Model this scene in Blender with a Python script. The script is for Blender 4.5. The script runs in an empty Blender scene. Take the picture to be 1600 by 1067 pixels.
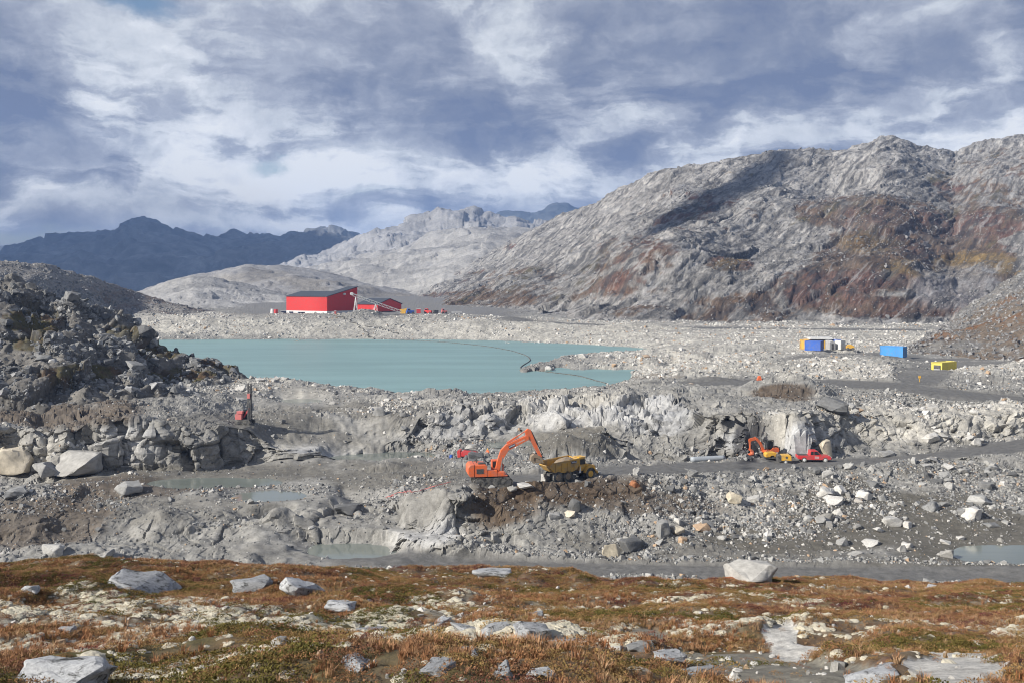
import bpy, bmesh, math, random
import numpy as np
from mathutils import Vector, Matrix, Euler
random.seed(7); rng = np.random.default_rng(11)
S = bpy.context.scene; COL = S.collection; R = math.radians

# ---------------------------------------------------------------- camera, sky, sun, exposure
F, CX, YH, CAMZ = 1555.0, 800.0, 440.0, 30.0      # focal length in photo pixels, centre column, horizon row, eye height
cam_d = bpy.data.cameras.new('camera'); cam = bpy.data.objects.new('camera', cam_d); COL.objects.link(cam)
cam.location = (0, 0, CAMZ); cam.rotation_euler = (R(90), 0, 0)
cam_d.sensor_width = 36; cam_d.lens = 36*F/1600; cam_d.shift_y = -(533.5-YH)/1600
cam_d.clip_start = .3; cam_d.clip_end = 30000
S.camera = cam
S.view_settings.view_transform = 'Standard'; S.view_settings.look = 'None'
S.view_settings.exposure = 0.50; S.view_settings.gamma = 1; S.view_settings.use_curve_mapping = False
SUN_EL, SUN_AZ = 31.0, 243.0                       # azimuth clockwise from +Y: left and a little behind the camera
sv = Vector((math.sin(R(SUN_AZ))*math.cos(R(SUN_EL)), math.cos(R(SUN_AZ))*math.cos(R(SUN_EL)), math.sin(R(SUN_EL))))
sun_d = bpy.data.lights.new('sun', 'SUN'); sun_d.energy = 5.0; sun_d.angle = R(.53); sun_d.color = (1, .955, .88)
sun = bpy.data.objects.new('sun', sun_d); COL.objects.link(sun); sun.rotation_euler = sv.to_track_quat('Z', 'Y').to_euler()
sun.location = (-60, -40, 120)

class NT:
    """tiny helper for node trees"""
    def __init__(s, tree): s.t = tree; s.t.nodes.clear()
    def n(s, typ, ins=None, **kw):
        nd = s.t.nodes.new(typ)
        for k, v in kw.items(): setattr(nd, k, v)
        for k, v in (ins or {}).items():
            if hasattr(v, 'is_output') or isinstance(v, bpy.types.NodeSocket): s.t.links.new(v, nd.inputs[k])
            else: nd.inputs[k].default_value = v
        return nd
    def m(s, op, a, b=0.0, c=0.0, clamp=False): return s.n('ShaderNodeMath', {0: a, 1: b, 2: c}, operation=op, use_clamp=clamp).outputs[0]
    def vm(s, op, a, b=(0, 0, 0)): return s.n('ShaderNodeVectorMath', {0: a, 1: b}, operation=op).outputs[0]
    def noise(s, vec, scale, detail=6, rough=.6, dist=0.0, out='Fac'):
        return s.n('ShaderNodeTexNoise', {'Vector': vec, 'Scale': scale, 'Detail': detail, 'Roughness': rough, 'Distortion': dist}).outputs[out]
    def mix(s, f, a, b, mode='MIX'):
        nd = s.n('ShaderNodeMix', {0: f}, data_type='RGBA', blend_type=mode, clamp_factor=True)
        for i, v in ((6, a), (7, b)):
            if isinstance(v, bpy.types.NodeSocket): s.t.links.new(v, nd.inputs[i])
            else: nd.inputs[i].default_value = (*v, 1) if len(v) == 3 else v
        return nd.outputs[2]
    def mr(s, v, a, b, c=0.0, d=1.0, smooth=True):
        return s.n('ShaderNodeMapRange', {'Value': v, 'From Min': a, 'From Max': b, 'To Min': c, 'To Max': d}, interpolation_type='SMOOTHSTEP' if smooth else 'LINEAR').outputs[0]
    def ramp(s, v, stops):
        nd = s.n('ShaderNodeValToRGB', {0: v}); cr = nd.color_ramp
        while len(cr.elements) < len(stops): cr.elements.new(.5)
        for e, (p, c) in zip(cr.elements, stops): e.position = p; e.color = (*c, 1)
        return nd.outputs[0]

W = bpy.data.worlds.new('World'); S.world = W; W.use_nodes = True
w = NT(W.node_tree)
sky = w.n('ShaderNodeTexSky', sky_type='NISHITA', sun_disc=False, sun_elevation=R(SUN_EL), sun_rotation=R(SUN_AZ), air_density=1.0, dust_density=.6, ozone_density=1.5)
sky_bg = w.n('ShaderNodeBackground', {'Color': sky.outputs[0], 'Strength': .075})
dirv = w.n('ShaderNodeTexCoord').outputs['Generated']
sx = w.n('ShaderNodeSeparateXYZ', {0: dirv})
dx, dy, dz = sx.outputs
az = w.m('ARCTAN2', dx, dy)
el = w.m('ARCSINE', dz)
zz = w.m('ADD', w.m('MAXIMUM', dz, 0.0), .13)
cu = w.m('DIVIDE', dx, zz); cv = w.m('DIVIDE', dy, zz)
cp = w.n('ShaderNodeCombineXYZ', {0: cu, 1: cv, 2: 0.0}).outputs[0]
ae = w.n('ShaderNodeCombineXYZ', {0: az, 1: w.m('MULTIPLY', el, 1.35), 2: 0.0}).outputs[0]
warp = w.noise(ae, 5.0, 9, .62, 0, 'Color')
wv = w.vm('SUBTRACT', warp, (.5, .5, .5))
ws = w.n('ShaderNodeSeparateXYZ', {0: wv})
azw = w.m('MULTIPLY_ADD', ws.outputs[0], .19, az); elw = w.m('MULTIPLY_ADD', ws.outputs[1], .11, el)
# billow detail
n_big = w.noise(cp, .6, 8, .5, .1)
n_mid = w.noise(w.vm('ADD', ae, w.vm('MULTIPLY', wv, (.16, .16, 0))), 5.2, 10, .52, 0)
n_low = w.noise(ae, 3.2, 5, .5, .3)
n_puff = w.n('ShaderNodeTexNoise', {'Vector': w.vm('ADD', ae, w.vm('MULTIPLY', wv, (.05, .05, 0))), 'Scale': 11.0, 'Detail': 9.0, 'Roughness': .60, 'Lacunarity': 2.1}).outputs['Fac']
puff = w.m('SUBTRACT', 1.0, w.m('MULTIPLY', w.m('ABSOLUTE', w.m('SUBTRACT', n_puff, .5)), 5.0), clamp=True)
n_fine = w.noise(w.vm('ADD', ae, w.vm('MULTIPLY', wv, (.12, .12, 0))), 22.0, 9, .62, 0)
bright = w.m('MULTIPLY_ADD', w.mr(n_mid, .43, .57, -.5, .5), .30, .50)
edge_l = w.m('SUBTRACT', 1.0, w.m('MULTIPLY', w.m('ABSOLUTE', w.m('SUBTRACT', n_mid, .555)), 26.0), clamp=True)
bright = w.m('MULTIPLY_ADD', edge_l, .06, bright)
bright = w.m('MULTIPLY_ADD', w.m('SUBTRACT', puff, .5), .20, bright)
bright = w.m('MULTIPLY_ADD', w.m('SUBTRACT', n_fine, .5), .62, bright)
bright = w.m('SUBTRACT', bright, w.mr(dz, .30, .8, 0, .42))       # the deck gets thicker and darker overhead
bright = w.m('MULTIPLY_ADD', w.m('SUBTRACT', n_big, .5), .45, bright)
bright = w.m('MULTIPLY_ADD', w.m('SUBTRACT', n_low, .5), .5, bright)
# layered rows of cumulus low over the hills: bright tops, grey flat bases
rowv = w.n('ShaderNodeCombineXYZ', {0: w.m('MULTIPLY_ADD', ws.outputs[0], .10, az), 1: w.m('MULTIPLY', w.m('MULTIPLY_ADD', ws.outputs[1], .05, el), 3.6), 2: 3.1}).outputs[0]
rows_ = w.noise(rowv, 6.5, 9, .60, .2)
bright = w.m('ADD', bright, w.m('MULTIPLY', w.mr(rows_, .42, .58, -.24, .24), w.m('SUBTRACT', 1.0, w.mr(el, .13, .26, 0, .75))))
def blob_node(px, py, rx, ry, amp, a, e):
    A = math.atan((px-CX)/F); E = math.atan((YH-py)/F*math.cos(A)); ra, re = rx/F, ry/F
    qa = w.m('MULTIPLY', w.m('SUBTRACT', a, A), 1/ra); qe = w.m('MULTIPLY', w.m('SUBTRACT', e, E), 1/re)
    r2 = w.m('ADD', w.m('MULTIPLY', qa, qa), w.m('MULTIPLY', qe, qe))
    return w.m('MULTIPLY', w.m('EXPONENT', w.m('MULTIPLY', r2, -1.0)), amp)
for b in ((50, 190, 150, 85, -.42), (20, 40, 110, 60, -.30), (230, 120, 110, 80, .28), (330, 215, 90, 50, .16), (420, 235, 110, 45, -.22), (400, 130, 130, 35, -.14),
          (120, 300, 280, 30, .26), (300, 268, 160, 22, -.05), (640, 262, 190, 32, .42), (420, 345, 260, 20, .28), (560, 322, 260, 16, -.24), (150, 345, 140, 20, -.22),
          (560, 60, 230, 60, .08), (900, 175, 190, 65, -.40), (1010, 150, 70, 40, .12), (1330, 115, 190, 55, -.46), (1540, 215, 190, 60, .30),
          (1120, 30, 420, 60, -.20), (1150, 225, 130, 45, .16), (830, 285, 100, 20, .30), (900, 235, 190, 25, -.16), (1560, 60, 120, 60, -.1), (700, 120, 130, 60, -.12)):
    bright = w.m('ADD', bright, blob_node(*b, azw, elw))
cloud_c = w.ramp(bright, [(0.0, (.165, .205, .32)), (.22, (.235, .272, .37)), (.40, (.33, .365, .455)), (.55, (.43, .465, .55)), (.70, (.60, .64, .70)), (.88, (.76, .79, .84)), (1.0, (.86, .88, .90))])
gap = w.m('ADD', w.m('ADD', blob_node(225, 8, 75, 32, 1.0, azw, elw), blob_node(445, 258, 55, 14, .75, azw, elw)), w.m('ADD', blob_node(60, 375, 150, 26, .7, azw, elw), blob_node(600, 305, 90, 16, .55, azw, elw)))
gapn = w.mr(w.noise(ae, 9.0, 8, .6, .4), .56, .74)
gap = w.mr(w.m('ADD', gap, w.m('MULTIPLY', gapn, .35)), .35, 1.0)
cloud_bg = w.n('ShaderNodeBackground', {'Color': cloud_c, 'Strength': .74})
mixs = w.n('ShaderNodeMixShader', {0: gap, 1: cloud_bg.outputs[0], 2: sky_bg.outputs[0]})
w.n('ShaderNodeOutputWorld', {0: mixs.outputs[0]})
S.cycles.use_denoising = True; S.cycles.filter_width = 1.05
S.cycles.max_bounces = 5; S.cycles.diffuse_bounces = 2; S.cycles.glossy_bounces = 2; S.cycles.transmission_bounces = 2
S.cycles.volume_bounces = 0; S.cycles.caustics_reflective = False; S.cycles.caustics_refractive = False

# ---------------------------------------------------------------- helpers
def tag(o, label=None, cat=None, group=None, kind=None):
    if label: o['label'] = label
    if cat: o['category'] = cat
    if group: o['group'] = group
    if kind: o['kind'] = kind
    return o
def empty(name, loc=(0, 0, 0), rz=0.0, ry=0.0):
    o = bpy.data.objects.new(name, None); COL.objects.link(o); o.location = loc; o.rotation_euler = (0, ry, rz); o.empty_display_size = .5
    return o
def copy_tree(o, parent=None):
    c = o.copy(); COL.objects.link(c); c.parent = parent
    for ch in list(o.children): copy_tree(ch, c)
    return c
class MB:
    def __init__(s): s.v = []; s.f = []
    def add(s, vs, fs):
        b = len(s.v); s.v += [tuple(v) for v in vs]; s.f += [tuple(b+i for i in f) for f in fs]; return s
    def box(s, c, d, rot=None, taper=1.0):
        x, y, z = d[0]/2, d[1]/2, d[2]/2
        vs = [Vector((i*x*(taper if k > 0 else 1), j*y*(taper if k > 0 else 1), k*z)) for k in (-1, 1) for j in (-1, 1) for i in (-1, 1)]
        if rot: E = Euler(rot).to_matrix(); vs = [E @ v for v in vs]
        return s.add([v+Vector(c) for v in vs], [(0, 2, 3, 1), (4, 5, 7, 6), (0, 1, 5, 4), (2, 6, 7, 3), (0, 4, 6, 2), (1, 3, 7, 5)])
    def prism(s, prof, y0, y1):               # profile in x,z
        n = len(prof)
        ar = sum(prof[i][0]*prof[(i+1) % n][1]-prof[(i+1) % n][0]*prof[i][1] for i in range(n))
        if ar < 0: prof = prof[::-1]
        vs = [(x, y0, z) for x, z in prof]+[(x, y1, z) for x, z in prof]
        return s.add(vs, [tuple(range(n)), tuple(range(2*n-1, n-1, -1))]+[(i, i+n, (i+1) % n+n, (i+1) % n) for i in range(n)])
    def cyl(s, p0, p1, r, n=14, r1=None):
        p0, p1 = Vector(p0), Vector(p1); r1 = r if r1 is None else r1
        q = (p1-p0).to_track_quat('Z', 'Y').to_matrix()
        vs = [p0+q @ Vector((r*math.cos(2*math.pi*i/n), r*math.sin(2*math.pi*i/n), 0)) for i in range(n)]
        vs += [p1+q @ Vector((r1*math.cos(2*math.pi*i/n), r1*math.sin(2*math.pi*i/n), 0)) for i in range(n)]
        return s.add(vs, [tuple(range(n-1, -1, -1)), tuple(range(n, 2*n))]+[(i, (i+1) % n, (i+1) % n+n, i+n) for i in range(n)])
    def bar(s, p0, p1, wd, ht=None):
        ht = ht or wd; p0, p1 = Vector(p0), Vector(p1); d = p1-p0; q = d.to_track_quat('X', 'Z').to_matrix(); L = d.length; m = (p0+p1)/2
        vs = [m+q @ Vector((i*L/2, j*wd/2, k*ht/2)) for k in (-1, 1) for j in (-1, 1) for i in (-1, 1)]
        return s.add(vs, [(0, 2, 3, 1), (4, 5, 7, 6), (0, 1, 5, 4), (2, 6, 7, 3), (0, 4, 6, 2), (1, 3, 7, 5)])
    def tube(s, pts, r, n=8):
        pts = [Vector(p) for p in pts]; vs = []
        for i, p in enumerate(pts):
            d = (pts[min(i+1, len(pts)-1)]-pts[max(i-1, 0)]); q = d.to_track_quat('Z', 'Y').to_matrix()
            vs += [p+q @ Vector((r*math.cos(2*math.pi*j/n), r*math.sin(2*math.pi*j/n), 0)) for j in range(n)]
        fs = [(i*n+j, i*n+(j+1) % n, (i+1)*n+(j+1) % n, (i+1)*n+j) for i in range(len(pts)-1) for j in range(n)]
        return s.add(vs, fs+[tuple(range(n-1, -1, -1)), tuple(range((len(pts)-1)*n, len(pts)*n))])
    def build(s, name, m, parent=None, bevel=0.0, smooth=False):
        me = bpy.data.meshes.new(name); me.from_pydata(s.v, [], s.f); me.materials.append(m)
        if bevel:
            bm = bmesh.new(); bm.from_mesh(me)
            bmesh.ops.bevel(bm, geom=[e for e in bm.edges if e.calc_face_angle(0) > .5], offset=bevel, segments=2, affect='EDGES', profile=.6)
            bm.to_mesh(me); bm.free()
        if smooth: me.polygons.foreach_set('use_smooth', [True]*len(me.polygons))
        o = bpy.data.objects.new(name, me); COL.objects.link(o); o.parent = parent
        return o

def paint(name, col, rough=.45, metal=0.0, dirt=.35, dirt_c=(.20, .19, .17), scale=1.6, spec=.5):
    m = bpy.data.materials.new(name); m.use_nodes = True; t = NT(m.node_tree)
    tc = t.n('ShaderNodeTexCoord').outputs['Object']
    n1 = t.noise(tc, scale, 8, .65, .4); n2 = t.noise(tc, scale*7, 4, .6)
    f = t.m('MULTIPLY', t.mr(n1, .36, .66), dirt*1.5)
    c = t.mix(f, col, dirt_c)
    c = t.mix(t.mr(n2, .3, .75, 0, .22), c, tuple(x*.6 for x in col))
    r = t.m('MULTIPLY_ADD', n1, .35, rough-.12)
    b = t.n('ShaderNodeBump', {'Height': n2, 'Strength': .12, 'Distance': .02})
    p = t.n('ShaderNodeBsdfPrincipled', {'Base Color': c, 'Roughness': r, 'Metallic': metal, 'Normal': b.outputs[0], 'Specular IOR Level': spec})
    t.n('ShaderNodeOutputMaterial', {0: p.outputs[0]})
    return m

# ---------------------------------------------------------------- numpy noise
def _h(ix, iy, iz, seed):
    h = (ix.astype(np.int64)*374761393+iy.astype(np.int64)*668265263+iz.astype(np.int64)*2147483647+seed*1274126177) & 0xffffffff
    h = ((h ^ (h >> 13))*1274126177) & 0xffffffff
    h = ((h ^ (h >> 16))*2246822519) & 0xffffffff
    return ((h ^ (h >> 15)) & 0xffffff).astype(np.float32)/np.float32(0xffffff)
def vnoise(p, seed=0):
    i = np.floor(p).astype(np.int64); f = (p-i).astype(np.float32); f = f*f*f*(f*(f*6-15)+10)
    ix, iy, iz = i[..., 0], i[..., 1], i[..., 2]; fx, fy, fz = f[..., 0], f[..., 1], f[..., 2]
    out = 0
    for a in (0, 1):
        wx = fx if a else 1-fx
        for b in (0, 1):
            wy = fy if b else 1-fy
            for c in (0, 1):
                out = out+wx*wy*(fz if c else 1-fz)*_h(ix+a, iy+b, iz+c, seed)
    return out*2-1
def fbm(p, scale, octs=5, seed=0, gain=.5, ridged=False):
    p = np.asarray(p)/scale; a = 1.0; out = 0; tot = 0
    for k in range(octs):
        v = vnoise(p+k*17.3, seed+k)
        if ridged: v = 1-2*np.abs(v)
        out = out+a*v; tot += a; a *= gain; p = p*2.03
    return out/tot
def facets(p, scale, seed=0, tilt=.6, crack=.12):
    """blocky rock relief: every Voronoi cell is a tilted plane; joints are cut between the cells"""
    q = np.asarray(p)/scale; i = np.floor(q).astype(np.int64)
    d1 = np.full(q.shape[:-1], 9., np.float32); d2 = d1.copy(); val = np.zeros_like(d1)
    for a in (-1, 0, 1):
        for b in (-1, 0, 1):
            for c in (-1, 0, 1):
                jx, jy, jz = i[..., 0]+a, i[..., 1]+b, i[..., 2]+c
                h1 = _h(jx, jy, jz, seed); h2 = _h(jx, jy, jz, seed+1); h3 = _h(jx, jy, jz, seed+2)
                ex = q[..., 0]-(jx+h1); ey = q[..., 1]-(jy+h2); ez = q[..., 2]-(jz+h3)
                d = ex*ex+ey*ey+ez*ez
                v = (h1*7.3 % 1-.5)+tilt*((h2*5.7 % 1-.5)*ex+(h3*9.1 % 1-.5)*ey+(h1*3.9 % 1-.5)*ez)*2
                near = d < d1
                d2 = np.where(near, d1, np.minimum(d2, d)); val = np.where(near, v, val); d1 = np.where(near, d, d1)
    gapw = np.sqrt(d2)-np.sqrt(d1)
    return val*scale-crack*scale*np.clip(1-gapw/.16, 0, 1)**1.5
def sstep(x, a, b):
    t = np.clip((x-a)/(b-a), 0, 1); return t*t*(3-2*t)

def P3(px, D, h): return np.stack([(px-CX)/F*D, D+0*px, CAMZ-h+0*px], -1)
def grid_object(name, P, colr, m, smooth=True, kind='structure'):
    Rr, C = P.shape[:2]; N = Rr*C
    me = bpy.data.meshes.new(name)
    me.vertices.add(N); me.vertices.foreach_set('co', P.reshape(-1).astype(np.float32))
    a = (np.arange(Rr-1)[:, None]*C+np.arange(C-1)[None]).reshape(-1)
    q = np.stack([a, a+1, a+C+1, a+C], -1).astype(np.int32)
    nf = len(q); me.loops.add(nf*4); me.loops.foreach_set('vertex_index', q.reshape(-1))
    me.polygons.add(nf); me.polygons.foreach_set('loop_start', np.arange(nf, dtype=np.int32)*4); me.polygons.foreach_set('loop_total', np.full(nf, 4, np.int32))
    me.update(calc_edges=True)
    me.polygons.foreach_set('use_smooth', np.full(nf, smooth))
    at = me.attributes.new('tint', 'FLOAT_COLOR', 'POINT')
    c4 = np.ones((N, 4), np.float32); c4[:, :colr.shape[-1]] = colr.reshape(N, -1); at.data.foreach_set('color', c4.reshape(-1))
    me.materials.append(m)
    o = bpy.data.objects.new(name, me); COL.objects.link(o); tag(o, kind=kind)
    return o
def normals(P):
    du = np.gradient(P, axis=1); dv = np.gradient(P, axis=0); n = np.cross(du, dv); n /= np.linalg.norm(n, axis=-1, keepdims=True)+1e-9
    return n
def mixc(c, m, col): return c*(1-m[..., None])+np.array(col, np.float32)*m[..., None]
def project(P): return CX+F*P[..., 0]/P[..., 1], YH+F*(CAMZ-P[..., 2])/P[..., 1]

def rock_mat(name, fine=1.0, bump=.35, dist=.06, strata=None, contrast=.35, mottle=(.5, 1.5), rough=.93, vegfine=False, bumpscale=1.0):
    m = bpy.data.materials.new(name); m.use_nodes = True; t = NT(m.node_tree)
    pos = t.n('ShaderNodeNewGeometry').outputs['Position']
    att = t.n('ShaderNodeAttribute', attribute_name='tint'); base = att.outputs['Color']; veg = att.outputs['Alpha']
    n1 = t.noise(pos, fine, 10, .68, .3); n2 = t.noise(pos, fine*6.3, 5, .7); n3 = t.noise(pos, fine*.17, 5, .6, .5)
    v = t.m('ADD', t.m('MULTIPLY', n1, .6), t.m('MULTIPLY', n2, .4))
    f = t.mr(v, .36, .66, mottle[0], mottle[1], False)
    col = t.vm('MULTIPLY', base, t.n('ShaderNodeCombineXYZ', {0: f, 1: f, 2: f}).outputs[0])
    if strata:
        fr = [t.n('ShaderNodeVectorMath', {0: pos, 1: ax_}, operation='DOT_PRODUCT').outputs['Value'] for ax_ in strata]
        mp = t.n('ShaderNodeCombineXYZ', {0: fr[0], 1: fr[1], 2: fr[2]}).outputs[0]
        st = t.noise(mp, 1.0, 9, .66, .35)
        col = t.mix(t.mr(st, .50, .60, 0, contrast), col, (.035, .035, .038))
        col = t.mix(t.mr(st, .36, .46, contrast*.6, 0), col, (.42, .42, .42))
        hgt = t.m('ADD', t.m('MULTIPLY', v, .5), t.m('MULTIPLY', st, -.8))
    else: hgt = v
    col = t.mix(t.mr(n3, .35, .7, 0, .28), col, (.16, .15, .135), 'MIX')
    b = t.n('ShaderNodeBump', {'Height': hgt, 'Strength': bump, 'Distance': dist*bumpscale})
    p = t.n('ShaderNodeBsdfPrincipled', {'Base Color': col, 'Roughness': rough, 'Normal': b.outputs[0], 'Specular IOR Level': .18})
    t.n('ShaderNodeOutputMaterial', {0: p.outputs[0]})
    return m
def stone_mat(name, c_a, c_b, c_c, lich=(.03, .03, .03), lf=.3, scale=2.2, warm=(.42, .30, .20), wf=.0):
    """loose stone: colour by the single stone, mottled, lichen specks"""
    m = bpy.data.materials.new(name); m.use_nodes = True; t = NT(m.node_tree)
    oi = t.n('ShaderNodeObjectInfo'); rnd = oi.outputs['Random']
    tc = t.n('ShaderNodeTexCoord').outputs['Object']; off = t.vm('ADD', tc, t.n('ShaderNodeCombineXYZ', {0: t.m('MULTIPLY', rnd, 37.0), 1: rnd, 2: 0.0}).outputs[0])
    col = t.ramp(rnd, [(0, c_a), (.55, c_b), (1, c_c)])
    r2 = t.m('FRACT', t.m('MULTIPLY', rnd, 91.7))
    if wf: col = t.mix(t.mr(r2, 1-wf, 1-wf+.02), col, warm)
    n = t.noise(off, scale, 10, .72, .4); n2 = t.noise(off, scale*3.1, 6, .7)
    col = t.mix(t.mr(n, .48, .70, 0, lf*1.6), col, lich)
    f = t.mr(n2, .3, .7, .70, 1.22, False)
    col = t.vm('MULTIPLY', col, t.n('ShaderNodeCombineXYZ', {0: f, 1: f, 2: f}).outputs[0])
    b = t.n('ShaderNodeBump', {'Height': t.m('ADD', n, t.m('MULTIPLY', n2, .5)), 'Strength': .5, 'Distance': .05})
    p = t.n('ShaderNodeBsdfPrincipled', {'Base Color': col, 'Roughness': .9, 'Normal': b.outputs[0], 'Specular IOR Level': .2})
    t.n('ShaderNodeOutputMaterial', {0: p.outputs[0]})
    return m

# ---------------------------------------------------------------- the ground: feature lines of the quarry (photo column, distance, drop below the eye)
def row(pts):                                        # (px, D, y) or (px, D, None, h)
    xs = [p[0] for p in pts]; Ds = [p[1] for p in pts]
    hs = [(p[2]-YH)*p[1]/F if p[2] is not None else p[3] for p in pts]
    return xs, Ds, hs
ROWS = [
 (row([(-900, 1.5, None, 1.8), (2500, 1.5, None, 1.8)]), 14),
 (row([(-900, 8, 1067), (800, 8, 1062), (2500, 8, 1075)]), 60),
 (row([(-900, 15, 985), (0, 15, 980), (500, 15, 990), (900, 15, 1000), (1200, 15, 1012), (1600, 15, 1000), (2500, 15, 990)]), 80),
 (row([(-900, 24, 925), (0, 24, 920), (500, 24, 925), (900, 24, 945), (1200, 24, 955), (1600, 24, 955), (2500, 24, 950)]), 90),
 (row([(-900, 33, 885), (0, 33, 885), (200, 34, 880), (400, 35, 877), (500, 35, 880), (600, 35, 886), (800, 35, 888), (900, 35, 892), (1000, 33, 906), (1100, 32, 913), (1200, 36, 899), (1300, 37, 899), (1400, 35, 909), (1500, 33, 916), (1600, 33, 919), (2500, 33, 930)]), 10),
 (row([(-900, 37, None, 11.8), (0, 37, None, 11.8), (800, 39, None, 12.4), (2500, 39, None, 12.6)]), 8),
 (row([(-900, 58, None, 22.5), (2500, 58, None, 22.5)]), 8),
 (row([(-900, 92, None, 30.5), (2500, 92, None, 31)]), 12),
 # near road, near edge / far edge
 (row([(-900, 106, None, 29.5), (0, 106, None, 30), (500, 108, None, 31), (600, 108, None, 31), (1000, 103.7, None, 31), (1600, 100.8, None, 31), (2500, 98, None, 31)]), 26),
 (row([(-900, 112, None, 29), (0, 112, None, 29.5), (400, 112, None, 30.4), (600, 112.6, None, 31), (1000, 109.5, None, 31), (1600, 107.6, None, 31), (2500, 104, None, 31)]), 22),
 (row([(-900, 116, None, 28), (0, 115, 840), (200, 115, 845), (400, 116, 845), (500, 117, None, 31.1), (600, 117, None, 31.1), (700, 115, 858), (900, 113.5, 862), (1200, 114, 862), (1300, 115, None, 31.1), (1450, 117, None, 31.1), (1600, 118, None, 31.3), (2500, 118, None, 31)]), 80),
 # edge of the bench the big excavator stands on
 (row([(-900, 127, None, 26), (0, 126, 785), (150, 127, 785), (300, 128, None, 28.2), (450, 129, None, 28.2), (560, 127, 790), (680, 124, 775), (740, 121.5, 761), (840, 122.5, 757), (900, 125, 752), (1000, 129, 742), (1150, 136, 737), (1250, 140, 728), (1400, 145, 721), (1500, 148, 712), (1600, 150, 706), (2500, 160, 690)]), 26),
 (row([(-900, 140, None, 27), (0, 140, 755), (200, 140, 750), (400, 143, None, 28.1), (600, 142, 740), (740, 135, 745), (840, 134, 741), (900, 137, 736), (1000, 142, 726), (1200, 150.5, 719), (1300, 152, 717), (1400, 153, 713), (1500, 157, 702), (1600, 162, 686), (2500, 175, 660)]), 24),
 # foot of the rock face
 (row([(-900, 150, None, 27), (0, 146, 738), (200, 147, 738), (400, 152, 729), (500, 156, 722), (600, 160, None, 28.1), (700, 163, None, 28.0), (780, 160, 705), (900, 156, 712), (1000, 153, 716), (1200, 154.5, 716), (1300, 157, 710), (1400, 158, 706), (1500, 161, 693), (1600, 167, 676), (2500, 180, 650)]), 90),
 # top of the rock face
 (row([(-900, 158, None, 20), (0, 149.5, 668), (120, 149, 664), (200, 149, 653), (300, 152, 662), (400, 155, 668), (450, 158, 666), (500, 159, 668), (600, 163, 662), (640, 167, 650), (700, 173, 640), (800, 174, 636), (900, 170, 640), (960, 164, 664), (1050, 161, 652), (1130, 157, 643), (1250, 157.5, 643), (1330, 163, 658), (1400, 165, 660), (1500, 167, 652), (1600, 170, 648), (2500, 184, 640)]), 26),
 (row([(-900, 172, None, 19), (0, 165, 640), (200, 166, 637), (300, 168, 636), (400, 176, 643), (500, 178, 640), (600, 183, 630), (700, 186, 622), (800, 188, 621), (900, 184, 618), (960, 179, 615), (1050, 180, 613), (1130, 176, 620), (1250, 176, 622), (1330, 176, 628), (1400, 176, 628), (1500, 175, 636), (1600, 173, 636), (2500, 190, 620)]), 26),
 # haul road above the face / crest towards the lake
 (row([(-900, 186, None, 18), (0, 178, 618), (200, 184, 612), (300, 188, 606), (400, 200, 596), (500, 208, 604), (600, 212, 613), (700, 216, 617), (800, 214, 616), (900, 219, 608), (960, 214, 605), (1000, 196, 603), (1180, 195, 601), (1300, 192, 602), (1400, 186, 610), (1500, 177.5, 622), (1600, 175, 632), (2500, 192, 618)]), 12),
 (row([(-900, 192, None, 18), (0, 184, 612), (200, 190, 606), (300, 196, 600), (400, 206, 594), (500, 213, 603), (600, 217, 612), (700, 221, 616), (800, 220, 615), (900, 224, 607), (960, 228, 600), (1000, 204, 597), (1180, 206, 592), (1300, 204, 592), (1400, 198, 596), (1500, 188, 609), (1600, 184, 619), (2500, 200, 610)]), 24),
 (row([(-900, 220, None, 19), (0, 215, None, 20), (200, 222, None, 24), (300, 225, None, 26), (400, 222, None, 26), (700, 228, None, 27), (900, 232, None, 27), (965, 243, None, 25.6), (1000, 240, None, 23.5), (1060, 235, 583), (1200, 235, 576), (1300, 235, 575), (1400, 236, 574), (1500, 236, 572), (1600, 236, 571), (2500, 240, 570)]), 40),
 (row([(-900, 300, None, 20), (0, 290, None, 26), (200, 290, None, 29), (955, 300, None, 29), (980, 300, None, 26), (1000, 298, None, 24.5), (1060, 296, None, 24), (1130, 285, 561), (1250, 276, 557), (1400, 278, 555), (1500, 278, 556), (1600, 276, 560), (2500, 276, 560)]), 50),
 (row([(-900, 415, None, 20), (0, 415, None, 27), (150, 420, None, 26), (250, 428, None, 25.6), (400, 433, None, 25.4), (620, 433, None, 25.4), (800, 420, None, 25.4), (900, 395, None, 25.4), (1000, 372, None, 25.4), (1050, 365, None, 24.6), (1100, 365, 537), (1250, 370, 531), (1400, 372, 529), (1600, 372, 530), (2500, 372, 530)]), 50),
 (row([(-900, 455, None, 18), (0, 455, 495), (150, 455, 493), (250, 455, 492), (350, 450, 497), (420, 450, 498), (560, 450, 500), (620, 452, 498), (740, 448, 500), (800, 440, 503), (900, 428, 508), (1000, 418, 512), (1200, 418, 516), (1450, 418, 518), (1600, 410, 522), (2500, 410, 520)]), 34),
 (row([(-900, 480, None, 15), (300, 480, 487), (420, 474, 492), (500, 474, 490), (600, 476, 490), (740, 476, 491), (800, 465, 497), (900, 455, 502), (1000, 448, 505), (1200, 446, 509), (1450, 446, 510), (1600, 440, 512), (2500, 440, 512)]), 30),
 (row([(-900, 560, None, 14), (300, 560, None, 16), (500, 560, None, 15.4), (740, 560, None, 15.4), (900, 560, None, 17), (2500, 560, None, 18)]), 6),
 (row([(-900, 900, None, 10), (300, 900, None, 13), (2500, 900, None, 14)]), 1),
]
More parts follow.
